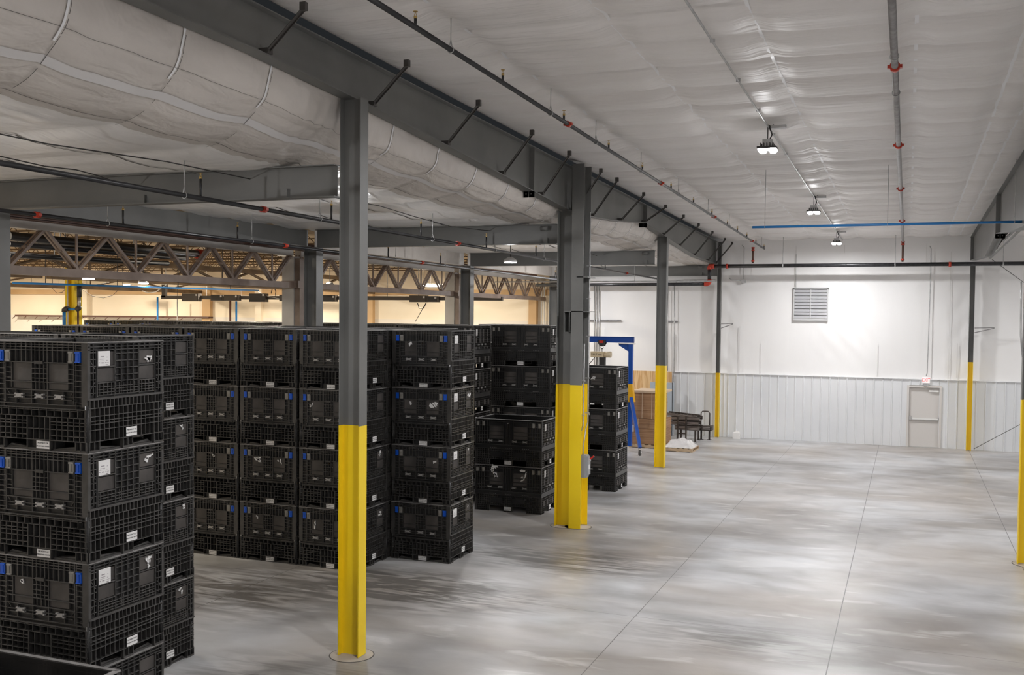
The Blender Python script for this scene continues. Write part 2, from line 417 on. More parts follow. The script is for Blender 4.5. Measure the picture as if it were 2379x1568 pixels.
for (xa, da), (xb, db) in zip(prof, prof[1:]):
    if xa < .98 and xb > .0 and False: continue
    if 0.02 < (xa+xb)/2 < 1.17: z0 = 2.2
    else: z0 = 0
    n = len(b.v); b.v += [(xa, YW-.1-da, z0), (xb, YW-.1-db, z0), (xb, YW-.1-db, 2.40), (xa, YW-.1-da, 2.40)]; b.face([n, n+1, n+2, n+3], k)
build(b, 'liner_panel', wall_far, 'ribbed white metal liner panel')
b = MB(); b.box(-8.4, 11.2, YW-.16, YW-.01, 2.40, 2.425, tape); build(b, 'panel_trim', wall_far, 'white trim along the top of the liner')
for x in (-8.4, -6.42):
    b = MB(); b.box(x-.03, x, YW-.13, YW-.09, 0, 2.4 if x > -7 else 3.9, tape); build(b, 'corner_trim', wall_far, 'white upright trim')
# faint construction seams of the insulation
for x, z0, z1 in ((-3.9, 5.7, 7.2), (-2.2, 6.9, 7.2), (1.35, 2.45, 6.9), (-5.9, 2.45, 4.2), (-5.1, 2.45, 3.6), (.55, 6.5, 7.2), (1.62, 2.5, 3.7), (-1.0, 2.45, 3.6)):
    b = MB(); b.box(x, x+.012, YW-.085, YW-.075, z0, z1, mat('faint_seam', (.70, .69, .67), .6)); build(b, 'seam_line', wall_far, 'thin vertical seam')
b = MB(); b.box(11.2, 11.4, -9.5, 41, 0, 8.4, vinyl_wall); struct(b, 'wall_right')
b = MB(); b.box(-47, 11.4, -9.6, -9.4, 0, 8.6, vinyl_wall); struct(b, 'wall_back')

# steel door in the end wall
b = MB(); D0, D1 = .02, 1.16
b.box(D0, D0+.07, YW-.16, YW+.02, 0, 2.12, doorpaint); b.box(D1-.07, D1, YW-.16, YW+.02, 0, 2.12, doorpaint); b.box(D0, D1, YW-.16, YW+.02, 2.12, 2.19, doorpaint)
dr = build(b, 'door_1'); dr['kind'] = 'structure'; dr['label'] = 'pale grey steel exit door in the end wall'
b = MB(); b.box(D0+.07, D1-.07, YW-.06, YW-.02, .015, 2.12, doorpaint); build(b, 'door_leaf', dr)
b = MB(); b.box(D0+.11, D1-.11, YW-.135, YW-.095, .985, 1.04, whitepl); b.box(D0+.11, D1-.11, YW-.12, YW-.09, .95, .985, chrome); b.tube([(D0+.13, YW-.15, 1.02), (D0+.13, YW-.12, 1.02)], .055, chrome, 18); b.box(D0+.09, D0+.17, YW-.13, YW-.06, .94, 1.10, chrome); b.box(D1-.15, D1-.10, YW-.13, YW-.06, .97, 1.07, chrome)
build(b, 'panic_bar', dr, 'silver panic bar')
b = MB(); b.box(D1-.42, D1-.10, YW-.13, YW-.06, 1.97, 2.03, whitepl); b.bar((D1-.25, YW-.1, 2.04), (D1-.55, YW-.14, 2.11), .025, .02, chrome); build(b, 'door_closer', dr, 'pale door closer with a folding arm')
b = MB(); b.box(D0, D1, YW-.2, YW, 0, .012, chrome); build(b, 'threshold', dr)

# louvre in the end wall
b = MB(); x0, x1, z0, z1 = -3.96, -2.73, 4.5, 5.62; yl = YW-.11
for a in ((x0, x1, z0-.06, z0+.02), (x0, x1, z1-.03, z1), (x0, x0+.04, z0, z1), (x1-.04, x1, z0, z1), ((x0+x1)/2-.02, (x0+x1)/2+.02, z0, z1)): b.box(a[0], a[1], yl-.05, yl+.08, a[2], a[3], mat('louvre_frame', (.55, .55, .55), .45))
lv = build(b, 'wall_louvre'); tag(lv, 'square grey shuttered louvre high on the white end wall', 'louvre')
lm = mat('louvre_blade', (.42, .42, .43), .45)
for i in range(9):
    z = z0+.03+i*.119
    for xa, xb in ((x0+.04, (x0+x1)/2-.02), ((x0+x1)/2+.02, x1-.04)):
        b = MB(); n = len(b.v); b.hexa([(xa, yl-.03, z), (xb, yl-.03, z), (xb, yl-.02, z), (xa, yl-.02, z), (xa, yl+.02, z+.115), (xb, yl+.02, z+.115), (xb, yl+.03, z+.115), (xa, yl+.03, z+.115)], lm)
        build(b, 'louvre_blade', lv)
b = MB(); b.box(x0-.02, x1+.02, yl-.06, yl+.02, z1, z1+.03, steel); build(b, 'top_flashing', lv)

# old building beyond the low bay
OY = 40.6
b = MB(); b.box(-47, -13.0, OY, OY+.2, 4.3, 8.2, oldtan); b.box(-47, -13.0, OY, OY+.2, 0, 4.3, oldwhite)
wo = struct(b, 'wall_old_hall', 'tan painted masonry wall of the old hall'); wo.name = 'wall_left'
b = MB(); b.box(-47, -13.2, OY-.12, OY, 5.38, 5.62, oldband); build(b, 'lintel_band', wo, 'ochre band along the wall')
for a, c in ((192, 209), (476, 494), (598, 612), (858, 871), (1232, 1250)):
    b = MB(); x0 = px(a, 710, Y=OY).x; x1 = px(c, 710, Y=OY).x; b.box(x0, x1, OY-.22, OY, 0, 5.7, oldband if a not in (192, 598) else oldtan); build(b, 'pilaster', wo)
b = MB(); b.box(-47.2, -47, -9.5, 41, 0, 8.2, oldtan); struct(b, 'wall_old_side').name = 'wall_left.001'
b = MB(); b.box(-47.2, -14.45, -9.5, 41, 6.85, 7.0, deck_m); struct(b, 'ceiling_old').name = 'ceiling.002'
b = MB(); b.box(-14.5, -13.3, -9.5, 41, 6.62, 7.0, deck_m); struct(b, 'ceiling_infill').name = 'ceiling.003'
b = MB(); b.box(-13.42, -13.3, 38.8, 41, 0, 7, whitepanel); struct(b, 'wall_return').name = 'wall_left.002'

braced = noisy('dark_brace_steel', (.055, .050, .046), (.075, .069, .063), 2, .45, .5)
# ================================================================ STEEL FRAME
def rafter(X, y0, y1, tab, label, braces, stiff, side=1):
    t = thing('tapered_rafter', label, 'beam', (X, y0, lerp_tab(tab, y0)), group=None)
    ys = sorted(set([y0, y1] + [y for y, _ in tab if y0 < y < y1]))
    topz = lambda y: 8.15 - .0195*y
    b = MB()
    for a, c in zip(ys, ys[1:]):
        za, zc = lerp_tab(tab, a), lerp_tab(tab, c)
        b.hexa([(X-.006, a, za), (X+.006, a, za), (X+.006, c, zc), (X-.006, c, zc), (X-.006, a, topz(a)), (X+.006, a, topz(a)), (X+.006, c, topz(c)), (X-.006, c, topz(c))], steel)
    build(b, 'web', t)
    b = MB()
    for a, c in zip(ys, ys[1:]):
        za, zc = lerp_tab(tab, a), lerp_tab(tab, c)
        b.hexa([(X-.1, a, za-.016), (X+.1, a, za-.016), (X+.1, c, zc-.016), (X-.1, c, zc-.016), (X-.1, a, za), (X+.1, a, za), (X+.1, c, zc), (X-.1, c, zc)], steel)
    build(b, 'bottom_flange', t)
    b = MB()
    b.hexa([(X-.1, y0, topz(y0)-.016), (X+.1, y0, topz(y0)-.016), (X+.1, y1, topz(y1)-.016), (X-.1, y1, topz(y1)-.016), (X-.1, y0, topz(y0)), (X+.1, y0, topz(y0)), (X+.1, y1, topz(y1)), (X-.1, y1, topz(y1))], steel)
    build(b, 'top_flange', t)
    for y in braces:
        zb = lerp_tab(tab, y); zt = 8.12-.0195*y; b = MB()
        b.bar((X+side*.10, y, zb+.03), (X+side*.72, y-.22, zt-.09), .05, .008, braced); b.bar((X+side*.10, y+.022, zb+.03), (X+side*.72, y-.198, zt-.09), .008, .05, braced)
        b.box(X+side*.70-.02, X+side*.70+.05, y-.25, y-.19, zt-.12, zt-.03, braced)
        b.box(X+min(side*.0, side*.13), X+max(0, side*.13), y-.04, y+.06, zb, zb+.06, braced)
        build(b, 'flange_brace', t)
    for y, wd, ext in stiff:
        zb = lerp_tab(tab, y); b = MB()
        b.box(X+.006, X+wd, y-.012, y+.012, zb-ext, 8.13-.0195*y, steel); b.box(X-wd, X-.006, y-.012, y+.012, zb-ext, 8.13-.0195*y, steel)
        if ext:
            b.box(X-wd, X+wd, y-.012, y+.012, zb-ext, zb, steel)
            for q in (-.05, .05): b.tube([(X+q, y-.02, zb-ext/2), (X+q, y-.035, zb-ext/2)], .014, rubber, 8)
        build(b, 'splice_plate' if ext else 'stiffener', t)
    off(t); return t
rafter(XC, -9, 21.28, BOT, 'long tapered grey rafter from the nearest yellow column up to the wide double column', [4.9, 7.3, 9.73, 12.16, 14.53, 16.89, 18.98, 21.15], [(18.47, .11, .13), (21.2, .1, 0)])
rafter(XC, 21.5, 38.7, BOT, 'grey rafter running from the double column to the left column of the end wall', [22.43, 24.9, 27.35, 29.7, 32.0, 34.4, 36.9, 38.5], [(21.75, .1, 0), (27.53, .11, .12), (38.45, .1, 0)])
BOTR = [(-9, 7.3), (10, 7.3), (15, 6.9), (21, 6.3), (23, 6.38), (27.5, 6.66), (31.2, 6.32), (38.7, 6.60)]
rafter(2.05, -9, 38.7, BOTR, 'grey rafter at the right edge above the right-hand yellow columns', [25, 30, 32.4, 34.8], [(27.5, .11, .13), (38.4, .1, 0)], side=1)

def hcol(X, Y, dx, fy, ztop, zy, label, group=None, rot=False, base=True, kind='H', name='steel_column'):
    t = thing(name, label, 'column', (X, Y, 0), group=group)
    for nm, z0, z1, m_ in (('yellow_lower_shaft', 0.012, zy, yellow), ('grey_upper_shaft', zy, ztop, steel)):
        if z1 <= z0: continue
        b = MB(); h = dx/2; g = fy/2
        if not rot:
            b.box(X-h, X-h+.014, Y-g, Y+g, z0, z1, m_); b.box(X+h-.014, X+h, Y-g, Y+g, z0, z1, m_); b.box(X-h+.014, X+h-.014, Y-.006, Y+.006, z0, z1, m_)
        else:
            b.box(X-g, X+g, Y-h, Y-h+.014, z0, z1, m_); b.box(X-g, X+g, Y+h-.014, Y+h, z0, z1, m_); b.box(X-.006, X+.006, Y-h+.014, Y+h-.014, z0, z1, m_)
        build(b, nm, t, ('safety yellow lower part' if 'yellow' in nm else 'grey painted upper part') if zy > .02 else None)
    if base:
        b = MB(); b.tube([(X, Y, .001), (X, Y, .006)], .285, grout, 40); b.tube([(X, Y, .0005), (X, Y, .003)], .300, seam, 40); build(b, 'round_grout_base', t, 'round pale grout patch at the foot')
    off(t); return t
c1 = hcol(-6.81, 11.72, .31, .2, lerp_tab(BOT, 11.78)-.018, 3.07, 'nearest steel column, grey above and yellow below, in front of the bins')
c2 = hcol(-6.85, 20.80, .34, .3, lerp_tab(BOT, 20.85)-.018, 3.07, 'left column of the double column, beside the two-bin stack')
c2b = hcol(-6.53, 20.79, .52, .26, 7.74, 3.07, 'right column of the double column, carrying the grey switch and conduits', rot=True)
c3 = hcol(-6.87, 30.0, .29, .24, lerp_tab(BOT, 29.9)-.018, 3.07, 'steel column in front of the stacked cardboard, yellow below and grey above', base=False)
c4 = hcol(-6.64, 38.5, .14, .2, 7.36, 2.44, 'slim yellow and grey column at the left of the end wall', base=False)
c5 = hcol(2.04, 38.45, .16, .2, 6.40, 3.07, 'slim yellow and grey column right of the exit door', base=False)
c6 = hcol(2.20, 21.0, .42, .2, 6.28, 3.07, 'yellow and grey column cut by the right edge of the photo')
b = MB()
for z in (4.62, 5.35):
    b.box(-6.82 if z < 5 else -6.54, -6.30, 20.53, 21.1, z, z+.02, steel)
for x in (-6.82, -6.70, -6.5): b.hexa([(x, 20.54, 4.2), (x+.012, 20.54, 4.2), (x+.012, 20.8, 4.2), (x, 20.8, 4.2), (x, 20.54, 4.62), (x+.012, 20.54, 4.62), (x+.012, 20.8, 4.62), (x, 20.8, 4.62)], steel)
o = build(b, 'bracket_plates', c2b); o.location = o.location - c2b.location

def cross_beam(y, x0, x1, label, z0=6.10, z1=6.50):
    t = thing('cross_beam', label, 'beam', (x0, y, z0))
    b = MB(); b.box(x0, x1, y-.006, y+.006, z0, z1, steel); build(b, 'web', t)
    b = MB(); b.box(x0, x1, y-.09, y+.09, z0-.014, z0, steel); build(b, 'bottom_flange', t)
    b = MB(); b.box(x0, x1, y-.09, y+.09, z1, z1+.014, steel); build(b, 'top_flange', t)
    for x in ([-7.9, -10.3] if y < 15 else [-7.35]):
        b = MB(); b.box(x-.05, x+.05, y-.05, y-.006, z0+.005, z0+.12, steel); b.tube([(x-.1, y-.07, z1-.08), (x+.06, y-.07, z1-.08)], .05, steel, 10) if x == -7.35 else None
        build(b, 'clip_angle', t)
    off(t)
for y, nm in ((11.78, 'deep grey cross beam joining the nearest yellow column to the column at the left edge'), (20.85, 'grey cross beam running left from the double column'), (29.9, 'grey cross beam running left from the third column, behind the hanging lamp'), (38.55, 'grey cross beam against the end wall of the low bay')):
    cross_beam(y, -13.1, -7.09 if y < 38 else -6.74, nm)
for y, nm in ((11.78, 'dark grey column at the left edge of the photo, behind the nearest bins'), (20.85, 'grey column rising behind the front row, beside a pale concrete post'), (29.9, 'dark grey far column of the low bay, right of a pale post'), (38.55, 'far grey column of the low bay, mostly behind the double column')):
    hcol(-13.2, y, .34, .30, 6.10, 0.012, nm, base=False)
for a, c, nm in ((11.95, 20.68, 'grey eave beam over the old truss at the left'), (21.0, 29.75, 'pale eave beam between the second and third left columns'), (30.05, 38.4, 'far eave beam of the low bay')):
    b = MB(); m_ = steel if a < 15 else vinyl_low
    b.box(-13.27, -13.25, a, c, 6.12, 6.5, m_); b.box(-13.36, -13.16, a, c, 6.10, 6.115, m_)
    tag(build(b, 'eave_beam'), nm, 'beam')

# bracing rods at the far right
t = thing('brace_rod', 'thin diagonal brace rod crossing high at the right end of the wall', 'rod', (2.3, 38.3, 6.4))
b = MB(); b.tube([px(2305, 603, Y=38.2), px(2395, 668, Y=38.2)], .012, steel, 6); build(b, 'rod', t); off(t)
t = thing('brace_rod', 'thin diagonal brace rod low at the right, running up from the column foot', 'rod', (2.3, 38.3, .1))
b = MB(); b.tube([px(2262, 1043, Y=38.3), px(2400, 970, Y=38.3)], .012, steel, 6); build(b, 'rod', t); off(t)
t = thing('ceiling_brace', 'pair of dark diagonal angles under the right rafter', 'brace', (2.2, 30, 6.2))
for a, c in (((2300, 600), (2385, 520)), ((2330, 560), (2390, 505))):
    b = MB(); b.bar(px(*a, Y=31), px(*c, Y=24), .06, .02, steel); build(b, 'angle', t)
off(t)
# small arm brackets on the wall columns
for x, z, ln, nm in ((-6.55, 4.28, .45, 'small steel arm bracket on the left wall column'), (2.14, 4.25, .62, 'small steel arm bracket on the right wall column')):
    b = MB(); b.bar((x, 38.4, z), (x+ln, 38.4, z+.02), .03, .03, pipegrey); b.bar((x, 38.4, z-.16), (x+ln, 38.4, z), .03, .03, pipegrey); tag(build(b, 'arm_bracket'), nm, 'bracket')

# ================================================================ LAMPS
def high_bay(x, y, zt, drop, label, group=None, junction=True):
    z = zt-drop
    t = thing('high_bay_lamp', label, 'lamp', (x, y, z), group=group)
    b = MB(); b.box(x-.16, x+.16, y-.16, y+.16, z-.005, z+.03, dark_m); b.box(x-.08, x+.08, y-.07, y+.07, z+.03, z+.16, galv)
    for q in (-.1, -.05, 0, .05, .1): b.box(x+q-.006, x+q+.006, y-.13, y+.13, z+.03, z+.09, dark_m)
    build(b, 'housing', t)
    for sx in (-1, 1):
        for sy in (-1, 1):
            b = MB(); b.tube([(x+sx*.085, y+sy*.085, z-.055), (x+sx*.085, y+sy*.085, z-.02), (x+sx*.085, y+sy*.085, z-.004)], [.05, .07, .065], lamp_e, 16); build(b, 'glowing_lens', t)
    b = MB(); b.tube([(x, y, z+.16), (x, y, zt-.02)], .008, dark_m, 6)
    b.tube([(x+.03, y, z+.15), (x+.07, y, z+.24), (x+.03, y, z+.36), (x-.01, y, z+.42), (x+.04, y, zt-.04), (x+.10, y, zt-.02)], .012, dark_m, 6); build(b, 'hook_and_cord', t)
    if junction:
        b = MB(); b.box(x+.05, x+.30, y-.05, y+.05, zt-.08, zt-.03, galv); build(b, 'junction_box', t)
    off(t)
for y, nm in ((8.5, 'high bay lamp just above the top of the photo, only its glow showing'), (17.7, 'nearest visible high bay lamp under the white ceiling'), (26.75, 'middle high bay lamp in the visible row of three'), (35.6, 'farthest high bay lamp, close to the end wall'), (2.5, 'high bay lamp behind the camera'), (-5.5, 'rear high bay lamp behind the camera')):
    high_bay(-2.28, y, ROOF(y)-.02, .42, nm)
for x, y in LOW:
    z = 5.98
    t = thing('round_pendant_lamp', {25.5: 'round lamp hanging in the low bay in front of the far cross beam', 16.6: 'round low bay lamp hidden behind the nearest column', 7.0: 'round low bay lamp near the left edge', 35.5: 'far round low bay lamp behind the columns', -2: 'round low bay lamp behind the camera'}[y], 'lamp', (x, y, z))
    b = MB(); b.tube([(x, y, z-.02), (x, y, z), (x, y, z+.06), (x, y, z+.12)], [.17, .19, .15, .05], galv, 20); build(b, 'housing', t)
    b = MB(); b.tube([(x, y, z-.035), (x, y, z-.021)], .165, lamp_e, 20); build(b, 'glowing_lens', t)
    b = MB(); b.tube([(x, y, z+.12), (x, y, 6.5)], .01, dark_m, 6); build(b, 'cord', t); off(t)
for (u, v), X, nm in (((205, 646), -19, 'round lamp below the old truss, leftmost'), ((333, 657), -21, 'round lamp below the old truss, second from the left'), ((517, 658), -17, 'round lamp below the old truss, near the row of grey boxes'), ((766, 662), -17, 'round lamp glimpsed between the columns of the old hall')):
    p = px(u, v, X=X); t = thing('hall_lamp', nm, 'lamp', p)
    b = MB(); b.tube([p-Vector((0, 0, .03)), p], .14, lamp_e, 18); b.tube([p, p+Vector((0, 0, .1))], [.15, .08], galv, 18); b.tube([p+Vector((0, 0, .1)), (p.x, p.y, 6.86)], .01, dark_m, 6); build(b, 'fitting', t); off(t)
for (u0, u1, v), Y, nm in (((62, 104, 662), 36, 'tube lamp at the far left of the old hall'), ((126, 154, 663), 37, 'short tube lamp left of the yellow post'), ((190, 206, 664), 37, 'short tube lamp right of the yellow post'), ((545, 676, 664), 38, 'long bright tube lamp above the grey boxes'), ((288, 305, 664), 38, 'tiny tube lamp in the old hall'), ((985, 1030, 664), 37, 'tube lamp above the grey boxes right of the second column')):
    a = px(u0, v, Y=Y); c = px(u1, v+1, Y=Y); t = thing('tube_lamp', nm, 'lamp', a); b = MB(); b.bar(a, c, .1, .05, lamp_w); build(b, 'tube', t)
    b = MB(); b.bar(a+Vector((0, 0, .06)), c+Vector((0, 0, .06)), .14, .05, whitepl); b.tube([a+Vector((.3, 0, .06)), (a.x+.3, a.y, 6.85)], .006, dark_m, 5); build(b, 'reflector', t); off(t)

for x in (-18, -26, -34, -42):
    for y in (4, 15, 26.85, 36.4):  # shades added so each fill light has a fitting
        b = MB(); b.tube([(x, y, 6.30), (x, y, 6.40), (x, y, 6.50)], [.27, .22, .08], galv, 16); b.tube([(x, y, 6.5), (x, y, 6.86)], .012, dark_m, 5)
        tag(build(b, 'fill_light_shade'), 'round shade added over a fill light among the old hall joists', 'lamp', 'shades added over the old hall fill lights')
# ================================================================ PIPES
def pipe(name, pts, r, material, label, cat='pipe', n=12, couplings=(), hangers=(), heads=(), cr=None, headup=True, top=None, group=None):
    t = thing(name, label, cat, pts[0], group=group); P = [Vector(p) for p in pts]
    b = MB(); b.tube(P, r, material, n); build(b, 'pipe_run', t)
    a, c = P[0], P[-1]; d = (c-a).normalized()
    def at(y=None, x=None):
        k = (y-a.y)/(c.y-a.y) if y is not None else (x-a.x)/(c.x-a.x); return a+(c-a)*k
    for q in couplings:
        p = at(**q); b = MB(); b.tube([p-d*.045, p+d*.045], r*1.5, red, 14)
        side = d.cross(Vector((0, 0, 1))).normalized()
        for sg in (-1, 1): b.box(p.x+side.x*sg*r*1.6-.02, p.x+side.x*sg*r*1.6+.02, p.y+side.y*sg*r*1.6-.03, p.y+side.y*sg*r*1.6+.03, p.z-.02, p.z+.02, red)
        build(b, 'coupling', t, 'red grooved coupling')
    for q in hangers:
        p = at(**{k: v for k, v in q.items() if k != 'top'}); zt = q.get('top', top(p) if top else p.z+.5)
        b = MB(); b.tube([p+Vector((0, 0, r+.07)), (p.x, p.y, zt)], .006, galv, 6)
        side = d.cross(Vector((0, 0, 1))).normalized(); R = r+.008
        b.tube([p+Vector((0, 0, r+.08))] + [p+side*math.sin(g)*R+Vector((0, 0, math.cos(g)*R)) for g in [i*2*PI/14 for i in range(1, 14)]] + [p+Vector((0, 0, r+.08))], .006, galv, 5); build(b, 'hanger', t)
    for q in heads:
        ln = q.get('len', .10); p = at(**{k: v for k, v in q.items() if k in 'xy'})
        b = MB(); b.tube([p+Vector((0, 0, r*.8)), p+Vector((0, 0, r+ln))], .017, blackpipe, 8)
        z = r+ln; b.tube([p+Vector((0, 0, z)), p+Vector((0, 0, z+.025)), p+Vector((0, 0, z+.03))], [.02, .02, .01], brass, 8)
        for sg in (-1, 1): b.bar(p+Vector((sg*.016, 0, z+.025)), p+Vector((0, 0, z+.075)), .005, .005, brass)
        b.tube([p+Vector((0, 0, z+.072)), p+Vector((0, 0, z+.078))], .026, brass, 10); build(b, 'sprinkler_head', t, 'brass upright sprinkler head')
    off(t); return t
PL = lambda y: (-4.97, y, 7.80-.0194*y)
hy = [px(x, y_, X=-4.97).y for x, y_ in ((965, 55), (1168, 190), (1310, 280), (1414, 350), (1492, 398), (1559, 440), (1611, 475), (1654, 500), (1690, 524), (1713, 540), (1735, 553), (1756, 566), (1775, 577))]
hg = [px(x, y_, X=-4.97).y for x, y_ in ((1047, 118), (1279, 265), (1384, 332), (1489, 397), (1576, 452), (1645, 497), (1694, 530), (1769, 573))]
cp = [px(x, y_, X=-4.97).y for x, y_ in ((1320, 288), (1536, 427), (1659, 506), (1747, 560))]
pipe('sprinkler_pipe', [PL(1), PL(38.2)], .03, blackpipe, 'long sprinkler pipe with brass heads running beside the left rafter', couplings=[{'y': y} for y in cp], hangers=[{'y': y} for y in hg], heads=[{'y': y, 'len': .06} for y in hy], top=lambda p: ROOF(p.y)-.02)
PM = lambda y: (-.22, y, 7.93-.0194*y)
pipe('sprinkler_main', [PM(1), PM(37.6)], .042, pipegrey, 'thick grey sprinkler pipe along the middle of the white ceiling', couplings=[{'y': px(x, y_, X=-.22).y} for x, y_ in ((2077, 242), (2086, 403), (2091, 492), (2095, 545))], hangers=[{'y': px(x, y_, X=-.22).y} for x, y_ in ((2068, 30), (2076, 213), (2080, 294))], top=lambda p: ROOF(p.y)-.02)
PE = lambda y: (-2.27, y, 8.11-.0194*y)
t = pipe('ceiling_conduit', [PE(1), PE(38.7)], .014, galv, 'slim silver conduit feeding the row of high bay lamps', 'conduit', n=8)
for y in range(2, 38, 2):
    b = MB(); p = Vector(PE(y+.4)); b.box(p.x-.03, p.x+.03, p.y-.012, p.y+.012, p.z-.016, p.z+.03, galv); o = build(b, 'conduit_strap', t); o.location = -t.location
# air pipe
a = px(1748, 528, Y=22.3); c = px(2400, 514.5, Y=22.3)
pipe('air_pipe', [a, c], .026, pipe_blue, 'bright blue air pipe hanging across the high bay', hangers=[{'x': px(x, 520, Y=22.3).x, 'top': ROOF(22.3)-.05} for x in (1777, 2062, 2357)])
# cross main along the end wall
t = thing('fire_main', 'black fire main with red elbows crossing in front of the white end wall', 'pipe', (-6.85, 37.5, 5.75))
a = Vector((-6.72, 37.5, 6.40)); c = Vector((3.6, 37.5, 6.41))
b = MB(); b.tube([a, c], .068, blackpipe, 16); build(b, 'upper_run', t)
b = MB(); b.tube([(-6.84, 37.5, 6.34), (-6.84, 37.5, 5.86)], .068, blackpipe, 16); build(b, 'drop', t)
b = MB(); b.tube([(-6.93, 37.5, 5.75), (-13.6, 37.5, 5.72)], .062, blackpipe, 16); build(b, 'lower_run', t)
b = MB(); b.tube([(-6.66, 37.5, 6.40), (-6.74, 37.5, 6.40), (-6.81, 37.5, 6.41), (-6.84, 37.5, 6.35), (-6.84, 37.5, 6.28)], .088, red, 14); build(b, 'elbow', t, 'red elbow')
b = MB(); b.tube([(-6.84, 37.5, 5.92), (-6.84, 37.5, 5.84), (-6.87, 37.5, 5.78), (-6.93, 37.5, 5.75), (-7.02, 37.5, 5.75)], .088, red, 14); build(b, 'elbow', t, 'red elbow')
for x in (-6.2, -5.9, px(2207, 610, Y=37.5).x, 1.4):
    if x in (-5.9, 1.4): continue
    b = MB(); b.tube([(x-.04, 37.5, 6.40), (x+.04, 37.5, 6.40)], .09, red, 14); build(b, 'coupling', t)
for u in (1819, 2080, 2331):
    x = px(u, 600, Y=37.5).x; b = MB(); b.tube([(x, 37.5, 6.36), (x, 37.5, 7.44)], .008, galv, 6); b.tube([(x-.02, 37.5, 6.40), (x+.02, 37.5, 6.40)], .078, galv, 14); build(b, 'hanger', t)
for u, X in ((1747, -4.97), (2098, -.22)):
    x = X if u == 2098 else -5.28; y_ = 37.5
    zt = 7.93-.0194*37.5 if u == 2098 else 7.07
    b = MB(); b.tube([(x, 37.5, 6.5), (x, 37.5, zt)], .035, brownst, 10); build(b, 'riser', t, 'slim dark riser')
    for z in (6.58, zt-.10, zt-.02):
        b = MB(); b.tube([(x, 37.5, z-.03), (x, 37.5, z+.03)], .058, red, 12); build(b, 'coupling', t, 'red coupling')
off(t)
# low bay branch pipes
def lowpipe(X, z, y0, y1, r, label, heads, hangs, coup):
    pipe('sprinkler_pipe', [(X, y0, z+.004*(16-y0)), (X, y1, z+.004*(16-y1))], r, blackpipe, label, heads=[{'y': px(*q, X=X).y, 'len': .22} for q in heads], hangers=[{'y': px(*q, X=X).y, 'top': 6.5} for q in hangs], couplings=[{'y': px(*q, X=X).y} for q in coup])
lowpipe(-8.64, 6.01, 1, 38, .031, 'black sprinkler pipe passing behind the nearest column in the low bay', [(466, 455), (770, 507), (978, 545), (1130, 570), (1245, 590), (1406, 612)], [(428, 447), (743, 500), (1005, 548), (1150, 575), (1264, 593)], [(612, 485), (1063, 562), (1455, 628)])
lowpipe(-12.12, 5.95, 1, 37, .031, 'lower black sprinkler pipe beside the old truss', [(286, 513), (552, 553), (902, 590), (1023, 605), (1290, 640)], [(250, 507), (585, 556), (919, 592), (1034, 607)], [(86, 497), (663, 568), (980, 601)])
pipe('light_track', [px(1150, 655, Y=33), px(1660, 653, Y=33)], .02, galv, 'thin pale conduit run below the far cross beam', 'conduit', hangers=[{'x': -8.5, 'top': 6.5}, {'x': -10.5, 'top': 6.5}])
# wires in low bay
for X, z, y0, y1, nm in ((-8.6, 6.38, 5, 29.6, 'thin cable sagging under the low bay ceiling'), (-10.2, 6.36, 3, 11.5, 'second thin cable under the left ceiling')):
    b = MB(); b.tube([(X-.2*math.sin(i), y0+(y1-y0)*i/14, z+.03*math.cos(i*2)) for i in range(15)], .008, dark_m, 5); tag(build(b, 'ceiling_cable'), nm, 'cable')

# ================================================================ BULK BINS
BH = 1.0625
def faceF(W, D, face):
    if face == 'front': return lambda u, z, d: (u, -D/2-d, z)
    if face == 'back': return lambda u, z, d: (-u, D/2+d, z)
    if face == 'right': return lambda u, z, d: (W/2+d, u, z)
    return lambda u, z, d: (-W/2-d, -u, z)
def fbox(b, fn, u0, u1, z0, z1, d0, d1, m_):
    p = [fn(u0, z0, d0), fn(u1, z0, d0), fn(u1, z0, d1), fn(u0, z0, d1), fn(u0, z1, d0), fn(u1, z1, d0), fn(u1, z1, d1), fn(u0, z1, d1)]
    k = b.m(m_); n = len(b.v); b.v += p
    # (u, d, z) winds outward when d points away from the wall
    for q in ((3, 2, 6, 7), (0, 1, 5, 4), (1, 2, 6, 5), (3, 0, 4, 7), (0, 3, 2, 1), (4, 5, 6, 7)): b.face([n+i for i in q[::-1]], k)
def hr(b, fn, u0, u1, z, d0=-.045, d1=0., t=.0075, m_=None): fbox(b, fn, u0, u1, z-t/2, z+t/2, d0, d1, m_ or rib_m)
def vr(b, fn, u, z0, z1, d0=-.045, d1=0., t=.0075, m_=None): fbox(b, fn, u-t/2, u+t/2, z0, z1, d0, d1, m_ or rib_m)
def dg(b, fn, u0, z0, u1, z1, d1=-.004, t=.007):
    L_ = math.hypot(u1-u0, z1-z0); nx, nz = -(z1-z0)/L_*t/2, (u1-u0)/L_*t/2
    b.prism([(u0-nx, z0-nz), (u1-nx, z1-nz), (u1+nx, z1+nz), (u0+nx, z0+nz)], d1-.012, d1, fn, rib_m)
def lin(a, c, n): return [a+(c-a)*i/(n-1) for i in range(n)]

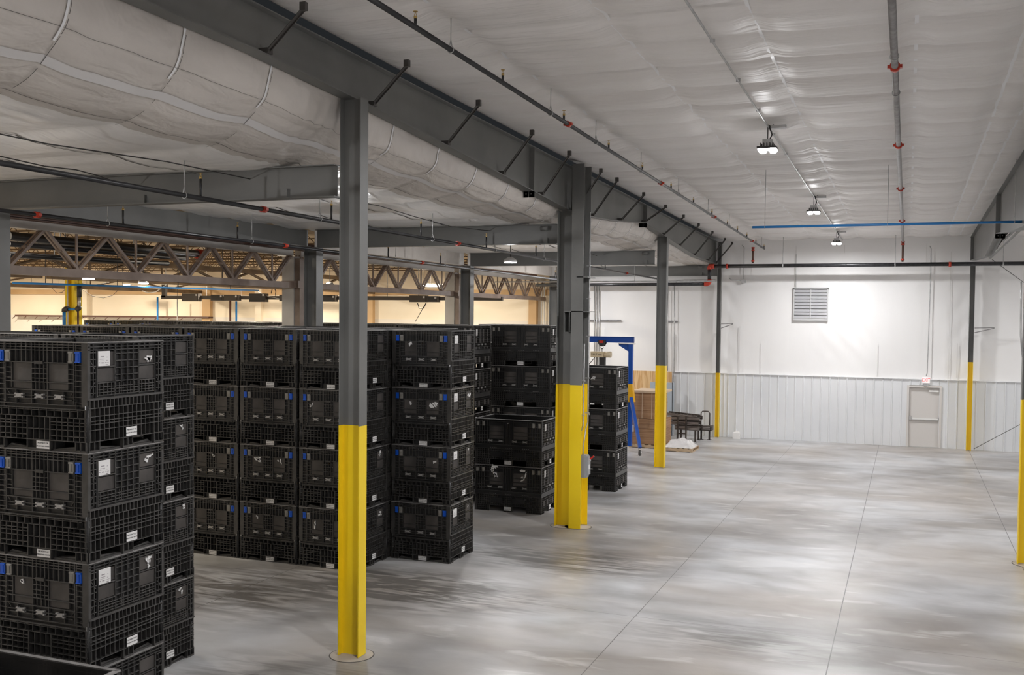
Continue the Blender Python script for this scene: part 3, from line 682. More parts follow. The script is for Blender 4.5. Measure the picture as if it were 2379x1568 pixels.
def t1_base(b, detail=True):
    W, D = 1.22, 1.07
    b.box(-W/2+.08, W/2-.08, -D/2+.08, D/2-.08, .10, .15, plastic)
    for x in (-W/2+.09, 0, W/2-.09):
        for y in (-D/2+.09, 0, D/2-.09):
            hw = .19 if x == 0 else .07; hd = .07 if y != 0 or x != 0 else .07
            b.box(x-hw+.012, x+hw-.012, y-hd+.012, y+hd-.012, .018, .10, plastic)
    for y in (-D/2+.09, 0, D/2-.09): b.box(-W/2+.02, W/2-.02, y-.06, y+.06, 0, .018, rib_m)
    for x in (-W/2+.09, W/2-.09): b.box(x-.06, x+.06, -D/2+.02, D/2-.02, 0, .016, rib_m)
    for face, w, zt in (('front', W, .415), ('back', W, .415), ('right', D, .51), ('left', D, .51)):
        fn = faceF(W, D, face); h = w/2
        fbox(b, fn, -h+.07, h-.07, .10, zt, -.085, -.07, plastic)
        long_ = face in ('front', 'back')
        zs = [.104, .150, .21, .255, .285, .33, zt-.004] if long_ else [.104, .215, .27, .30, .345, .425, zt-.004]
        for z in zs:
            if long_ and z in (.15, .255, .285): hr(b, fn, -h+.02, -.15, z); hr(b, fn, .14, h-.02, z)
            else: hr(b, fn, -h+.02, h-.02, z, d1=.004 if z in (.104, zt-.004) else 0)
        us = lin(-h+.03, h-.03, 17 if long_ else 17)
        for i, u in enumerate(us): vr(b, fn, u, .10, .33 if long_ else .425, d0=-.072)
        for i, u in enumerate(lin(-h+.03, h-.03, 13 if long_ else 20)): vr(b, fn, u, .33 if long_ else .425, zt, d0=-.072)
        if long_:
            for u in (-.15, .14): vr(b, fn, u, .02, .33, d1=.003, t=.012)
        # feet faces
        for a, c in ((-h+.02, -h+.155), (h-.155, h-.02), (-.15 if long_ else -.065, .14 if long_ else .065)):
            fbox(b, fn, a, c, .016, .10, -.05, -.035, plastic)
            for u in lin(a, c, 3 if not long_ or c-a < .2 else 2): vr(b, fn, u, .01, .10, d0=-.04, t=.009)
            hr(b, fn, a, c, .012, d0=-.04, t=.02)
        for sg in (-1, 1):   # sloped fork-entry lips
            a = .16 if long_ else .08
            b.prism([(sg*a, .018), (sg*(h-.16), .018), (sg*(h-.20), .045), (sg*(a+.06), .026)][::1 if sg > 0 else -1], -.12, -.05, fn, rib_m)
    for sx in (-1, 1):
        for sy in (-1, 1):
            b.tube([(sx*(W/2-.03), sy*(D/2-.03), .02), (sx*(W/2-.03), sy*(D/2-.03), .45)], .026, plastic, 10)

def t1_walls(b, part, sel=None):
    W, D = 1.205, 1.055
    zt = BH-.002
    fs = (('front', W), ('back', W)) if part == 'door' else (('right', D), ('left', D))
    for face, w in fs:
        if sel and face != sel: continue
        fn = faceF(W, D, face); h = w/2
        if part == 'door':
            fbox(b, fn, -h+.005, h-.005, .39, zt, -.042, -.026, plastic)
            fbox(b, fn, -h+.01, -h+.075, .44, zt, -.026, 0, rib_m); fbox(b, fn, h-.075, h-.01, .44, zt, -.026, 0, rib_m)
            for z in (.395, .415, .45): hr(b, fn, -h+.075, h-.075, z, d1=.004)
            for z in (1.052, 1.03, 1.005, .975): hr(b, fn, -h+.075, h-.075, z)
            hr(b, fn, -h, h, 1.057, d0=-.042, d1=.004, t=.010, m_=rim_m)
            a = h-.165
            for sg in (-1, 1):
                u0, u1 = sorted((sg*(h-.075), sg*a))
                vr(b, fn, sg*a, .46, 1.05, d1=.004, t=.010); vr(b, fn, sg*(a+.02), .40, 1.05)
                for z in lin(.48, .84, 8): hr(b, fn, u0, u1, z)
                dg(b, fn, sg*a, .60, sg*(a-.05), .54)
            for z in (.855, .665, .585): hr(b, fn, -a, a, z, d1=.003, t=.009)
            hr(b, fn, -a+.03, a-.03, .50, t=.007); hr(b, fn, -a, a, .53, t=.006)
            for sg in (-1, 1):
                c0, c1 = sorted((sg*.10, sg*.355))
                fbox(b, fn, c0+.008, c1-.008, .672, .85, -.03, -.014, dusty); fbox(b, fn, c0+.008, c1-.008, .595, .658, -.03, -.014, dusty)
                vr(b, fn, sg*.10, .45, 1.05, t=.010); vr(b, fn, sg*.36, .60, .855)
                for z in (.70, .75, .80): hr(b, fn, *sorted((sg*.36, sg*a)), z)
                for u in (.17, .23, .30, .37): vr(b, fn, sg*u, .855, 1.05)
                for u in (.30,): vr(b, fn, sg*u, .45, .585)
            for z in (.70, .745, .795): hr(b, fn, -.10, .10, z)
            for u in (-.055, 0, .055): vr(b, fn, u, .665, 1.05)
            for u in (-.055, 0, .055): vr(b, fn, u, .59, .665, d1=-.008)
            fbox(b, fn, -.055, .055, .84, .87, -.02, .012, rib_m)
        else:
            fbox(b, fn, -h+.005, h-.005, .50, zt, -.042, -.026, plastic)
            for z in (1.045, 1.015, .985): hr(b, fn, -h+.01, h-.01, z)
            hr(b, fn, -h, h, 1.057, d0=-.042, d1=.004, t=.010, m_=rim_m)
            fbox(b, fn, -h+.0, -h+.03, .51, zt, -.026, 0, rib_m); fbox(b, fn, h-.03, h, .51, zt, -.026, 0, rib_m)
            hr(b, fn, -h, h, .515, d1=.008, t=.016)
            for sg in (-1, 1):
                for z in lin(.57, .96, 7): hr(b, fn, *sorted((sg*(h-.03), sg*(h-.11))), z)
                vr(b, fn, sg*(h-.075), .55, 1.045); vr(b, fn, sg*(h-.12), .52, .98, d1=-.008, t=.02, m_=plastic)
                dg(b, fn, sg*(h-.04), .60, sg*(h-.10), .68); dg(b, fn, sg*(h-.04), .88, sg*(h-.10), .80)
                c = sg*.285; p0, p1 = c-.115, c+.115
                fbox(b, fn, p0, p1, .835, .965, -.03, -.012, dusty); fbox(b, fn, p0, p1, .675, .805, -.03, -.012, dusty)
                hr(b, fn, p0, p1, .822, d1=-.002, t=.012); hr(b, fn, p0, p1, .665, d1=0, t=.010)
                for u in (p0, p1): vr(b, fn, u, .53, .985)
                for u in (p0+.08, p0+.15): vr(b, fn, u, .985, 1.05)
            for u in lin(-.165, .165, 5): vr(b, fn, u, .55, 1.05)
            for z in (.945, .875, .805, .735, .675): hr(b, fn, -.17, .17, z)
            for z in (.625, .60, .57, .545): hr(b, fn, -h+.14, h-.14, z, t=.006)
            for u in lin(-h+.16, h-.16, 15): vr(b, fn, u, .545, .66, d1=-.006, t=.006)

def latch_mesh(W, D, face, u, material, z0=.862, z1=.968, w=.062, name='latch'):
    b = MB(); fn = faceF(W, D, face)
    fbox(b, fn, u-w/2, u+w/2, z0, z1, -.02, .006, material); fbox(b, fn, u-w/2, u+w/2, z0, z0+.012, .006, .014, material)
    fbox(b, fn, u-w/2, u+w/2, z1-.016, z1, .006, .014, material); fbox(b, fn, u-w*.12, u+w*.12, z0+.012, z1-.016, .006, .012, material)
    return b.mesh(name)
def hinge_mesh(W, D, face, u, z, name='hinge'):
    b = MB(); fn = faceF(W, D, face)
    fbox(b, fn, u-.035, u+.035, z-.016, z+.016, -.02, .010, hinge_m)
    for s in (-1, 1): fbox(b, fn, *sorted((u+s*.03, u+s*.055)), z-.022, z-.008, -.02, .008, hinge_m); fbox(b, fn, *sorted((u+s*.03, u+s*.055)), z+.008, z+.022, -.02, .008, hinge_m)
    return b.mesh(name)
def plate_mesh(W, D, face, u, z, w, h, d, lines, name='name_plate'):
    b = MB(); fn = faceF(W, D, face)
    fbox(b, fn, u-w/2, u+w/2, z-h/2, z+h/2, d-.003, d, label_m)
    for i, (t_, s_) in enumerate(lines):
        zz = z + (len(lines)/2-.5-i)*s_*1.55
        add_text(b, t_, s_, ink, lambda x, y, q: fn(u+x, zz+y, d+.0008+q))
    return b.mesh(name)
OWN = [('PROPERTY OF', .021), ('BRADFORD WHITE', .0185)]
def placard_mesh(W, D, face, u, z, w=.155, h=.145):
    b = MB(); fn = faceF(W, D, face); d = .002
    fbox(b, fn, u-w/2, u+w/2, z-h/2, z+h/2, -.012, d, label_m)
    g = mat('faded_print', (.30, .28, .29), .6)
    for (a, c, zz, t_) in ((-.045, .0, .018, .010), (-.06, .005, -.006, .006), (.03, .045, .012, .006), (-.07, -.055, -.04, .008), (-.035, -.005, -.042, .010), (.012, .022, -.04, .006), (.03, .06, -.042, .005), (.02, .05, -.062, .008), (-.07, .0, -.022, .003), (.028, .045, -.02, .005)):
        fbox(b, fn, u+a*w/.155, u+c*w/.155, z+zz-t_/2, z+zz+t_/2, d, d+.0008, g)
    return b.mesh('placard')
def scrap_mesh(W, D, face, u, z, seed, s=.05):
    s *= 1.45
    b = MB(); fn = faceF(W, D, face); rr = random.Random(seed)
    for k in range(rr.choice((2, 3, 3))):
        cu, cz = u+rr.uniform(-.03, .03)*s/.05, z+rr.uniform(-.025, .03)*s/.05
        n = 15; ang = rr.uniform(0, PI); el = rr.uniform(1.2, 2.6); r0 = s*rr.uniform(.28, .5)
        poly = []
        for i in range(n):
            t = 2*PI*i/n; r = r0*rr.uniform(.45, 1.45); x, y = r*math.cos(t)*el*.6, r*math.sin(t)/el*1.1
            poly.append((cu+x*math.cos(ang)-y*math.sin(ang), cz+x*math.sin(ang)+y*math.cos(ang)))
        b.prism(poly, -.010, -.0095+.0125, fn, label_m)
    return b.mesh('sticker_scrap')

T1 = {}
b = MB(); t1_base(b); T1['base'] = b.mesh('base')
def part_mesh(fn_, part, sel, nm): b = MB(); fn_(b, part, sel); return b.mesh(nm)
T1['door'] = [part_mesh(t1_walls, 'door', f, 'drop_door') for f in ('front', 'back')]
T1['side'] = [part_mesh(t1_walls, 'side', f, 'side_wall') for f in ('right', 'left')]
b = MB(); t1_base(b); t1_walls(b, 'door'); t1_walls(b, 'side')
for sg in (-1, 1):
    fn = faceF(1.205, 1.055, 'front'); fbox(b, fn, *sorted((sg*.455, sg*.518)), .862, .968, -.02, .01, blue_l); fbox(b, fn, *sorted((sg*.372, sg*.43)), .862, .968, -.02, .01, gray_l)
T1['whole'] = b.mesh('folding_bin')
WD = (1.205, 1.055)
T1['latch'] = [latch_mesh(*WD, 'front', s*.487, blue_l) for s in (-1, 1)]
T1['pad'] = [latch_mesh(*WD, 'front', s*.402, gray_l, name='latch_pad') for s in (-1, 1)]
T1['hinge'] = [hinge_mesh(*WD, 'front', u, .527) for u in (-.26, 0, .25)]
T1['plate_f'] = plate_mesh(1.22, 1.07, 'front', .005+.045, .055, .165, .075, .001, OWN)
T1['plate_s'] = plate_mesh(1.22, 1.07, 'right', .045, .158, .15, .09, .006, OWN)
T1['placard'] = placard_mesh(*WD, 'right', -.315, .90)

def bin1(x, y, z, label, group=None, scraps=(), placard=True):
    t = thing('folding_bin', label, 'bin', (x, y, z), group=group)
    link('base', T1['base'], t); [link('side_wall', q, t) for q in T1['side']]; dr_ = [link('drop_door', q, t) for q in T1['door']][0]
    for m_ in T1['latch']: link('latch', m_, t)['label'] = 'bright blue latch'
    for m_ in T1['pad']: link('latch_pad', m_, t)
    for m_ in T1['hinge']: link('hinge', m_, dr_)
    link('name_plate', T1['plate_f'], t)['label'] = 'white name plate on the front'; link('name_plate', T1['plate_s'], t)['label'] = 'white name plate on the side'
    if placard: link('placard', T1['placard'], t)
    for face, u, zz, sd, s in scraps: link('sticker_scrap', scrap_mesh(*WD, face, u, zz, sd, s), t)
    return t

# ---- wide bins (second kind)
BH2 = 1.07; W2, D2 = 1.66, 1.15
def t2_body(b):
    W, D = W2, D2
    b.box(-W/2+.03, W/2-.03, -D/2+.03, D/2-.03, .13, .17, plastic)
    for face, w in (('front', W), ('back', W), ('right', D), ('left', D)):
        fn = faceF(W, D, face); h = w/2; lg = face in ('front', 'back')
        fbox(b, fn, -h+.02, h-.02, .14, .47, -.045, -.03, plastic)
        a, c = (.33, .11) if lg else (.30, .09)
        openings = ((-h+.37, -.10), (.10, h-.37)) if lg else ((-h+.2, -.09), (.09, h-.2))
        blocks = ((-h+.01, openings[0][0]), (openings[0][1], openings[1][0]), (openings[1][1], h-.01))
        for q0, q1 in blocks:
            fbox(b, fn, q0+.01, q1-.01, .0, .14, -.05, -.03, plastic)
            for u in lin(q0, q1, max(3, int((q1-q0)/.045))): vr(b, fn, u, 0, .14, t=.006)
            for z in (.005, .05, .095): hr(b, fn, q0, q1, z, t=.006)
        for z in (.14, .19, .24, .29, .335, .38): hr(b, fn, -h+.01, h-.01, z, t=.006)
        for u in lin(-h+.01, h-.01, 30 if lg else 20): vr(b, fn, u, .14, .38, t=.006)
        for sg in (-1, 1):
            if lg: fbox(b, fn, *sorted((sg*.12, sg*.42)), .20, .32, -.02, .004, plastic)
            else:
                for cc in (.13, .36): fbox(b, fn, *sorted((sg*cc, sg*(cc+.10))), .17, .30, -.02, .006, dusty)
        fbox(b, fn, -h+.01, h-.01, .385, .47, -.03, -.006, plastic if lg else rib_m)
        hr(b, fn, -h, h, .475, d1=.006, t=.012); hr(b, fn, -h, h, .385, d1=.003, t=.008)
        if lg:
            for q in (-.38, 0, .42):
                for i in range(4): fbox(b, fn, q+i*.045-.07, q+i*.045-.045, .405, .412, -.01, -.003, hinge_m)
def t2_walls(b, part, sel=None):
    W, D = W2-.012, D2-.012; zt = BH2-.002
    for face, w in ((('front', W), ('back', W)) if part == 'door' else (('right', D), ('left', D))):
        if sel and face != sel: continue
        fn = faceF(W, D, face); h = w/2
        fbox(b, fn, -h+.005, h-.005, .47, zt, -.045, -.03, plastic)
        hr(b, fn, -h, h, zt-.006, d0=-.045, d1=.006, t=.014, m_=rim_m); hr(b, fn, -h, h, 1.01, t=.007)
        if part == 'door':
            for u in (-h+.01, h-.01): vr(b, fn, u, .47, zt, t=.02)
            for sg in (-1, 1):
                c0, c1 = sorted((sg*.13, sg*.46))
                for z0, z1 in ((.92, 1.0), (.79, .905), (.70, .775), (.62, .685)): fbox(b, fn, c0, c1, z0, z1, -.03, -.012, dusty if z1 < .95 else plastic)
                for z in (.912, .782, .692, .61): hr(b, fn, *sorted((sg*.13, sg*(h-.02))), z, t=.008)
                for u in (.12, .47, .53, .60, .66, .72, .77): vr(b, fn, sg*u, .50, 1.03)
                for u in (.02, .06): vr(b, fn, sg*u, .47, 1.03)
                hr(b, fn, *sorted((sg*.12, sg*(h-.06))), .545, t=.008); dg(b, fn, sg*(h-.06), .62, sg*(h-.12), .545)
        else:
            for u in lin(-h+.02, h-.02, 14): vr(b, fn, u, .47, zt, t=.007)
            for z in (.96, .90, .84, .78, .72, .66, .60, .54, .50): hr(b, fn, -h+.02, h-.02, z, t=.006)
            for c0 in (-.40, -.16, .06, .30):
                fbox(b, fn, c0, c0+.09, .80, .98, -.03, -.004, dusty); fbox(b, fn, c0, c0+.09, .64, .77, -.03, -.004, dusty)
            for u in (-.20, 0, .22): fbox(b, fn, u-.03, u+.03, .585, .62, -.02, .006, hinge_m)
            for u in (-.02, .03): vr(b, fn, u, .48, 1.0, t=.012, d1=.004)
            for u in (-.42, -.22, .1, .28): fbox(b, fn, u, u+.10, .49, .55, -.03, .002, rib_m)
T2 = {}
b = MB(); t2_body(b); T2['base'] = b.mesh('base')
T2['door'] = [part_mesh(t2_walls, 'door', f, 'drop_door') for f in ('front', 'back')]
T2['side'] = [part_mesh(t2_walls, 'side', f, 'side_wall') for f in ('right', 'left')]
W2D = (W2-.012, D2-.012)
T2['pad'] = [latch_mesh(*W2D, 'front', s*u, gray_l, .905, 1.0, .055, 'latch_pad') for s in (-1, 1) for u in (.62, .765)]
T2['hinge'] = [hinge_mesh(*W2D, 'front', u, .565) for u in (-.45, -.19, .15, .41)]
T2['plate_f'] = plate_mesh(W2, D2, 'front', .0, .075, .17, .085, .006, OWN)
T2['plate_s'] = plate_mesh(W2, D2, 'right', .0, .09, .10, .10, .006, [('PROPERTY OF', .013), ('BRADFORD WHITE', .0105)])
T2['placard'] = placard_mesh(*W2D, 'right', -.33, .90, .10, .15)
def bin2(x, y, z, label, scraps=()):
    t = thing('wide_folding_bin', label, 'bin', (x, y, z))
    link('base', T2['base'], t); [link('side_wall', q, t) for q in T2['side']]; d_ = [link('drop_door', q, t) for q in T2['door']][0]
    for m_ in T2['pad']: link('latch_pad', m_, t)
    for m_ in T2['hinge']: link('hinge', m_, d_)
    link('name_plate', T2['plate_f'], t)['label'] = 'white name plate on the front'; link('name_plate', T2['plate_s'], t)['label'] = 'white name plate on the side'; link('placard', T2['placard'], t)
    for face, u, zz, sd, s in scraps: link('sticker_scrap', scrap_mesh(*W2D, face, u, zz, sd, s), t)
    return t
LV = ['bottom', 'second lowest', 'second highest', 'topmost']
def stack(x, y, where, scraps={}, n=4, levels=None, group=None):
    for k in (levels if levels is not None else range(n)):
        bin1(x, y, k*BH, '%s black bin in %s' % (LV[k] if not (n < 4 and k == n-1) else 'topmost', where), group, scraps.get(k, ()))
P2 = .285
# nearest block at the left
NX0 = -7.25-.61; NY0 = 7.52+.535
stack(NX0, NY0, 'the nearest stack at the left', {3: [('right', P2, .91, 3, .06)], 2: [('right', P2, .91, 8, .065)], 1: [('right', P2+.03, .91, 5, .055), ('front', -.25, .80, 6, .03)]})
stack(NX0-1.25, NY0, 'the stack cut by the left edge beside the nearest one')
SY0 = 9.86+.535
stack(-8.73-.61, SY0, 'the stack just behind the nearest one', {2: [('right', P2, .92, 13, .03)], 1: [('right', P2+.03, .95, 14, .04)], 0: [('right', P2, .92, 15, .05)]})
stack(-8.73-.61-1.25, SY0, 'the second row, left of the stack behind the nearest')
stack(-8.73-.61-2.5, SY0, 'the second row from the camera, at the left edge', levels=[0, 1, 2, 3])
# front row of the big block
FY = 15.56+.535; FX = -8.93-.61
names = ['the front row, right next to the nearest yellow column', 'the front row, second from its right end', 'the front row, third from its right end', 'the front row, fourth from its right end', 'the front row, fifth from its right end', 'the front row, sixth from its right end']
scr = {0: {2: [('front', -.35, .78, 21, .04)], 0: [('front', -.25, .77, 22, .05), ('right', P2, .9, 23, .05)], 1: [('right', P2, .9, 24, .06)]},
       1: {1: [('front', -.24, .79, 25, .07), ('front', .24, .80, 26, .04)], 0: [('front', -.22, .79, 27, .03)]}, 2: {1: [('front', .05, .80, 28, .04)]}}
xs = [FX, FX-1.27, FX-2.53, FX-3.79, FX-5.05, FX-6.3]
for i, (x, nm) in enumerate(zip(xs, names)): stack(x, FY, nm, scr.get(i, {}))
stack(-16.95+.61, FY+.15, 'the front row at its left end, beside the column at the left edge', levels=[]) 
AX, AY = -7.68-.61, 16.72+.535
stack(AX, AY, 'the single stack right of the nearest yellow column', {3: [('front', -.22, .80, 31, .05)], 2: [('front', -.25, .79, 32, .05), ('front', .26, .77, 33, .07), ('right', P2, .92, 34, .05)], 1: [('front', .28, .79, 35, .035), ('right', P2, .94, 36, .02)], 0: [('right', P2, .92, 37, .02)]})
# rows behind (whole bins in one mesh, only their rims show)
def plain(x, y, k, label, group):
    o = link('folding_bin', T1['whole'], None, (x, y, k*BH)); tag(o, label, 'bin', group)
ORD = ['first', 'second', 'third', 'fourth', 'fifth', 'sixth', 'seventh', 'eighth', 'ninth', 'tenth']
for r in range(1, 4):
    for i in range(6):
        x = FX-1.27*i-.02*r; y = FY+1.10*r
        if r == 1 and i == 0: pass
        for k in range(4):
            if k == 3: plain(x, y, k, 'top black bin, %s row behind the front row, %s from the right' % (ORD[r-1], ORD[i]), 'top bins right behind the front row')
            elif r == 1 or i in (0, 5): plain(x, y, k, 'black bin lower down in the rows behind the front row', 'lower bins behind the front row')
            else: plain(x, y, k, 'black bin lower down in the rows behind the front row', 'lower bins behind the front row')
for i in range(10):
    for r in range(2):
        for k in ((0, 1, 2, 3)):
            plain(-12.75-1.26*i, 26.0+1.1*r, k, 'top black bin of the far block, %s file, %s from the right' % (['nearer', 'rear'][r], ORD[i]) if k == 3 else 'black bin low in the far block', 'top bins of the far block' if k == 3 else 'lower bins of the far block')
# wide bins
TX, TY = -7.69-W2/2, 21.70+D2/2
for k in (0, 1): bin2(TX, TY, k*BH2, ['wide black bin without blue latches, lower of the two-bin stack left of the double column', 'open wide black bin on top of the two-bin stack left of the double column'][k],
    [[('front', -.32, .95, 41, .10), ('front', -.26, .83, 42, .08), ('front', .38, .94, 43, .09), ('front', .35, .80, 44, .06)], [('front', .0, .99, 45, .02)]][k])
LV4 = ['bottom', 'second from the floor', 'third from the floor', 'topmost']
for k in range(4):
    bin2(-9.77-W2/2, 22.5+D2/2, k*BH2, 'wide black bin, %s in the tall stack behind the single stack' % LV4[k])
    bin2(-8.62-W2/2, 24.9+D2/2, k*BH2, 'wide black bin, %s in the tall stack behind the two-bin stack' % LV4[k])
for k in range(4): bin2(-9.6-W2/2, 26.3+D2/2, k*BH2, 'wide black bin, %s in the stack glimpsed between the two tall stacks' % LV4[k])
for k in range(3): bin2(-6.94-W2/2, 25.3+D2/2+(.0), k*BH2, 'wide black bin, %s in the three-bin stack right of the double column' % ['bottom', 'middle', 'topmost'][k], [[], [('front', .1, .93, 47, .03)], [('front', .22, .78, 46, .08)]][k])
# low bin in the bottom left corner
b_ = bin2(-6.71-W2/2, 7.36-D2/2, 0.165, 'open black bin at the very bottom left corner, only its far rim in view')

# ================================================================ OLD HALL
TXX = -14.35
def truss(X, y0, y1, label, m_top, m_bot, m_web, zt=6.05, zb=5.25, group=None):
    t = thing('roof_truss', label, 'truss', (X, y0, zb), group=group)
    b = MB(); b.box(X-.09, X+.09, y0, y1, zt-.09, zt+.07, m_top); build(b, 'top_chord', t)
    b = MB(); b.box(X-.09, X+.09, y0, y1, zb-.09, zb+.06, m_bot); build(b, 'bottom_chord', t)
    n = 6; p = (y1-y0)/n
    for i in range(n):
        a = y0+p*i
        for u0, u1, s in ((a, a+p/2, 1), (a+p/2, a+p, -1)):
            b = MB(); z0, z1 = (zt-.06, zb+.04) if s == 1 else (zb+.04, zt-.06)
            for q in (-.045, .045): b.bar((X+q, u0, z0), (X+q, u1, z1), .05, .045, m_web, up=(1, 0, 0))
            b.box(X-.05, X+.05, (u0+u1)/2-.05, (u0+u1)/2+.05, (z0+z1)/2-.03, (z0+z1)/2+.03, m_web); build(b, 'diagonal', t)
        b = MB(); b.bar((X, a+p/2, zb), (X, a+p/2, zt), .035, .035, m_web, up=(0, 1, 0)); build(b, 'vertical', t)
    off(t)
truss(TXX, 12.3, 21.6, 'nearest brown steel truss of the old hall, between the left column and the pale post', truss_l, truss_m, truss_m)
truss(TXX, 21.95, 31.2, 'second steel truss, seen right of the nearest yellow column', truss_l, truss_m, truss_m)
truss(TXX, 31.6, 40.5, 'third steel truss, reaching the tan end wall', truss_l, truss_m, truss_m)
truss(-22.5, 3.0, 21.6, 'dark truss deep in the old hall, its lower chord just above the tan wall', truss_d, truss_d, truss_d, zb=5.52)
truss(-22.5, 21.9, 40.5, 'dark far truss deep in the old hall', truss_d, truss_d, truss_d, zb=5.52)
truss(-32.0, 12.0, 40.5, 'farthest dark truss of the old hall', truss_d, truss_d, truss_d, zb=5.52)
for y, nm in ((21.78, 'pale square post left of the second low bay column'), (31.4, 'pale square post between the second and third cross beams')):
    t = thing('concrete_post', nm, 'column', (-14.45, y, 0)); b = MB(); b.box(-14.62, -14.28, y-.13, y+.13, 0, 5.95, truss_l); build(b, 'shaft', t)
    b = MB(); b.box(-14.27, -14.12, y-.10, y+.12, 0, 5.9, truss_m); build(b, 'side_channel', t); b = MB(); b.box(-14.58, -14.1, y-.2, y+.2, 5.16, 5.34, truss_m); build(b, 'bearing_plate', t); off(t)
b = MB(); b.box(-14.12, -13.98, 12.6, 38.6, 6.1, 6.26, brownst); b.box(-14.2, -13.98, 12.6, 38.6, 6.09, 6.11, brownst); tag(build(b, 'channel_beam'), 'long red-brown channel lying above the trusses', 'beam')
b = MB()
for z in (6.42, 6.74): b.box(-46.8, -14.5, -.02, .02, z-.02, z+.02, truss_d)
x = -46.8; s = 1
while x < -14.9: b.bar((x, 0, 6.42 if s > 0 else 6.74), (x+.36, 0, 6.74 if s > 0 else 6.42), .018, .018, truss_d, up=(0, 1, 0)); x += .36; s = -s
jm = b.mesh('bar_joist')
for i in range(19):
    o = link('bar_joist', jm, None, (0, 5+1.9*i, 0)); tag(o, 'thin dusty bar joist under the old hall roof, one of a row', 'joist', 'bar joists under the old hall roof')
for k, (p0, p1, r, nm) in enumerate((((20, 548), (462, 590), .09, 'thick black pipe behind the nearest truss, ending at a red coupling'), ((20, 566), (430, 600), .06, 'black pipe just below the thick one behind the truss'), ((20, 592), (390, 612), .06, 'lowest black pipe behind the truss'))):
    a = px(*p0, X=-16.6-.3*k); c = px(*p1, X=-16.6-.3*k); t = thing('hall_pipe', nm, 'pipe', a); b = MB(); b.tube([a, c], r, blackpipe, 14); build(b, 'run', t)
    if k == 0:
        b = MB(); d = (c-a).normalized(); b.tube([c-d*.08, c+d*.08], r*1.35, red, 14); build(b, 'coupling', t, 'red coupling')
    for f in (.25, .75):
        p = a+(c-a)*f; b = MB(); b.tube([p+Vector((0, 0, r)), (p.x, p.y, 6.86)], .012, galv, 6); build(b, 'hanger', t)
    off(t)
a = px(30, 657, X=-21); c = px(600, 675, X=-21)
b = MB(); b.tube([a, c], .028, pipe_blue, 10)
for f in (.1, .35, .6, .85): p = a+(c-a)*f; b.tube([p, (p.x, p.y, 6.86)], .01, dark_m, 5)
tag(build(b, 'blue_pipe'), 'blue pipe running under the old hall roof', 'pipe')
# yellow post with its pipes
p = px(171, 700, X=-24); t = thing('yellow_post', 'yellow steel post with pipes in the old hall', 'column', (p.x, p.y, 0))
wd = .19
b = MB(); b.box(p.x-wd, p.x-wd+.10, p.y-.15, p.y+.15, 0, 5.9, yellow); b.box(p.x+wd-.12, p.x+wd, p.y-.15, p.y+.15, 0, 5.9, yellow); b.box(p.x-wd, p.x+wd, p.y-.01, p.y+.01, 0, 5.9, yellow); build(b, 'shaft', t)
b = MB(); b.tube([(p.x-.04, p.y-.2, 0), (p.x-.04, p.y-.2, 5.9)], .02, whitepl, 8); build(b, 'conduit', t); off(t)
q = lambda u, v: px(u, v, Y=p.y-.3)
t = thing('blue_air_drop', 'blue and black pipe looping round the yellow post', 'pipe', q(149, 747))
b = MB(); b.tube([(q(149, 740).x, p.y-.3, 0), q(149, 740), q(149, 722)], .05, pipe_blue, 10); b.tube([q(160, 718), q(181, 718)], .04, pipe_blue, 10); build(b, 'blue_run', t)
b = MB(); b.tube([q(149, 725), q(149, 720), q(152, 717.5), q(160, 717.5)], .075, dark_m, 10); b.tube([q(178, 718), q(183, 717), q(184, 712)], .075, dark_m, 10); b.tube([q(184, 690), q(184, 662)], .07, dark_m, 10); build(b, 'elbow', t)
b = MB(); b.tube([q(184, 714), q(184, 690)], .05, galv, 10); build(b, 'grey_run', t); off(t)
for u, v0, m_, nm, r in ((181, 665, brownst, 'thin copper pipe beside the yellow post', .03), (366, 690, pipe_blue, 'blue drop pipe under the left end of the grey busway', .045), (549, 700, pipe_blue, 'blue drop pipe on the tan wall, right of a rusty one', .045), (535, 698, brownst, 'rusty vertical pipe on the tan wall', .05), (412, 695, galv, 'grey vertical conduit on the tan wall', .03)):
    a = px(u, v0, Y=39.9 if u != 181 else p.y-.25); b = MB(); b.tube([(a.x, a.y, 0), a], r, m_, 10); tag(build(b, 'drop_pipe'), nm, 'pipe')
a = px(36, 733, Y=40.35); c = px(486, 737.5, Y=40.35)
t = thing('wall_rail', 'brown rail with small hooks along the tan wall', 'rail', a); b = MB(); b.bar(a, c, .1, .09, brownst); build(b, 'rail', t)
n = 16; b = MB()
for i in range(n): s_ = a+(c-a)*(i/n)+Vector((0, -.05, -.05)); b.bar(s_, s_+Vector((-.15, 0, -.10)), .03, .03, brownst)
build(b, 'hook', t)
b = MB()
for f in (.0, .33, .66, 1.): s_ = a+(c-a)*f; b.box(s_.x-.03, s_.x+.03, s_.y, OY, s_.z-.04, s_.z+.04, brownst)
build(b, 'wall_bracket', t); off(t)
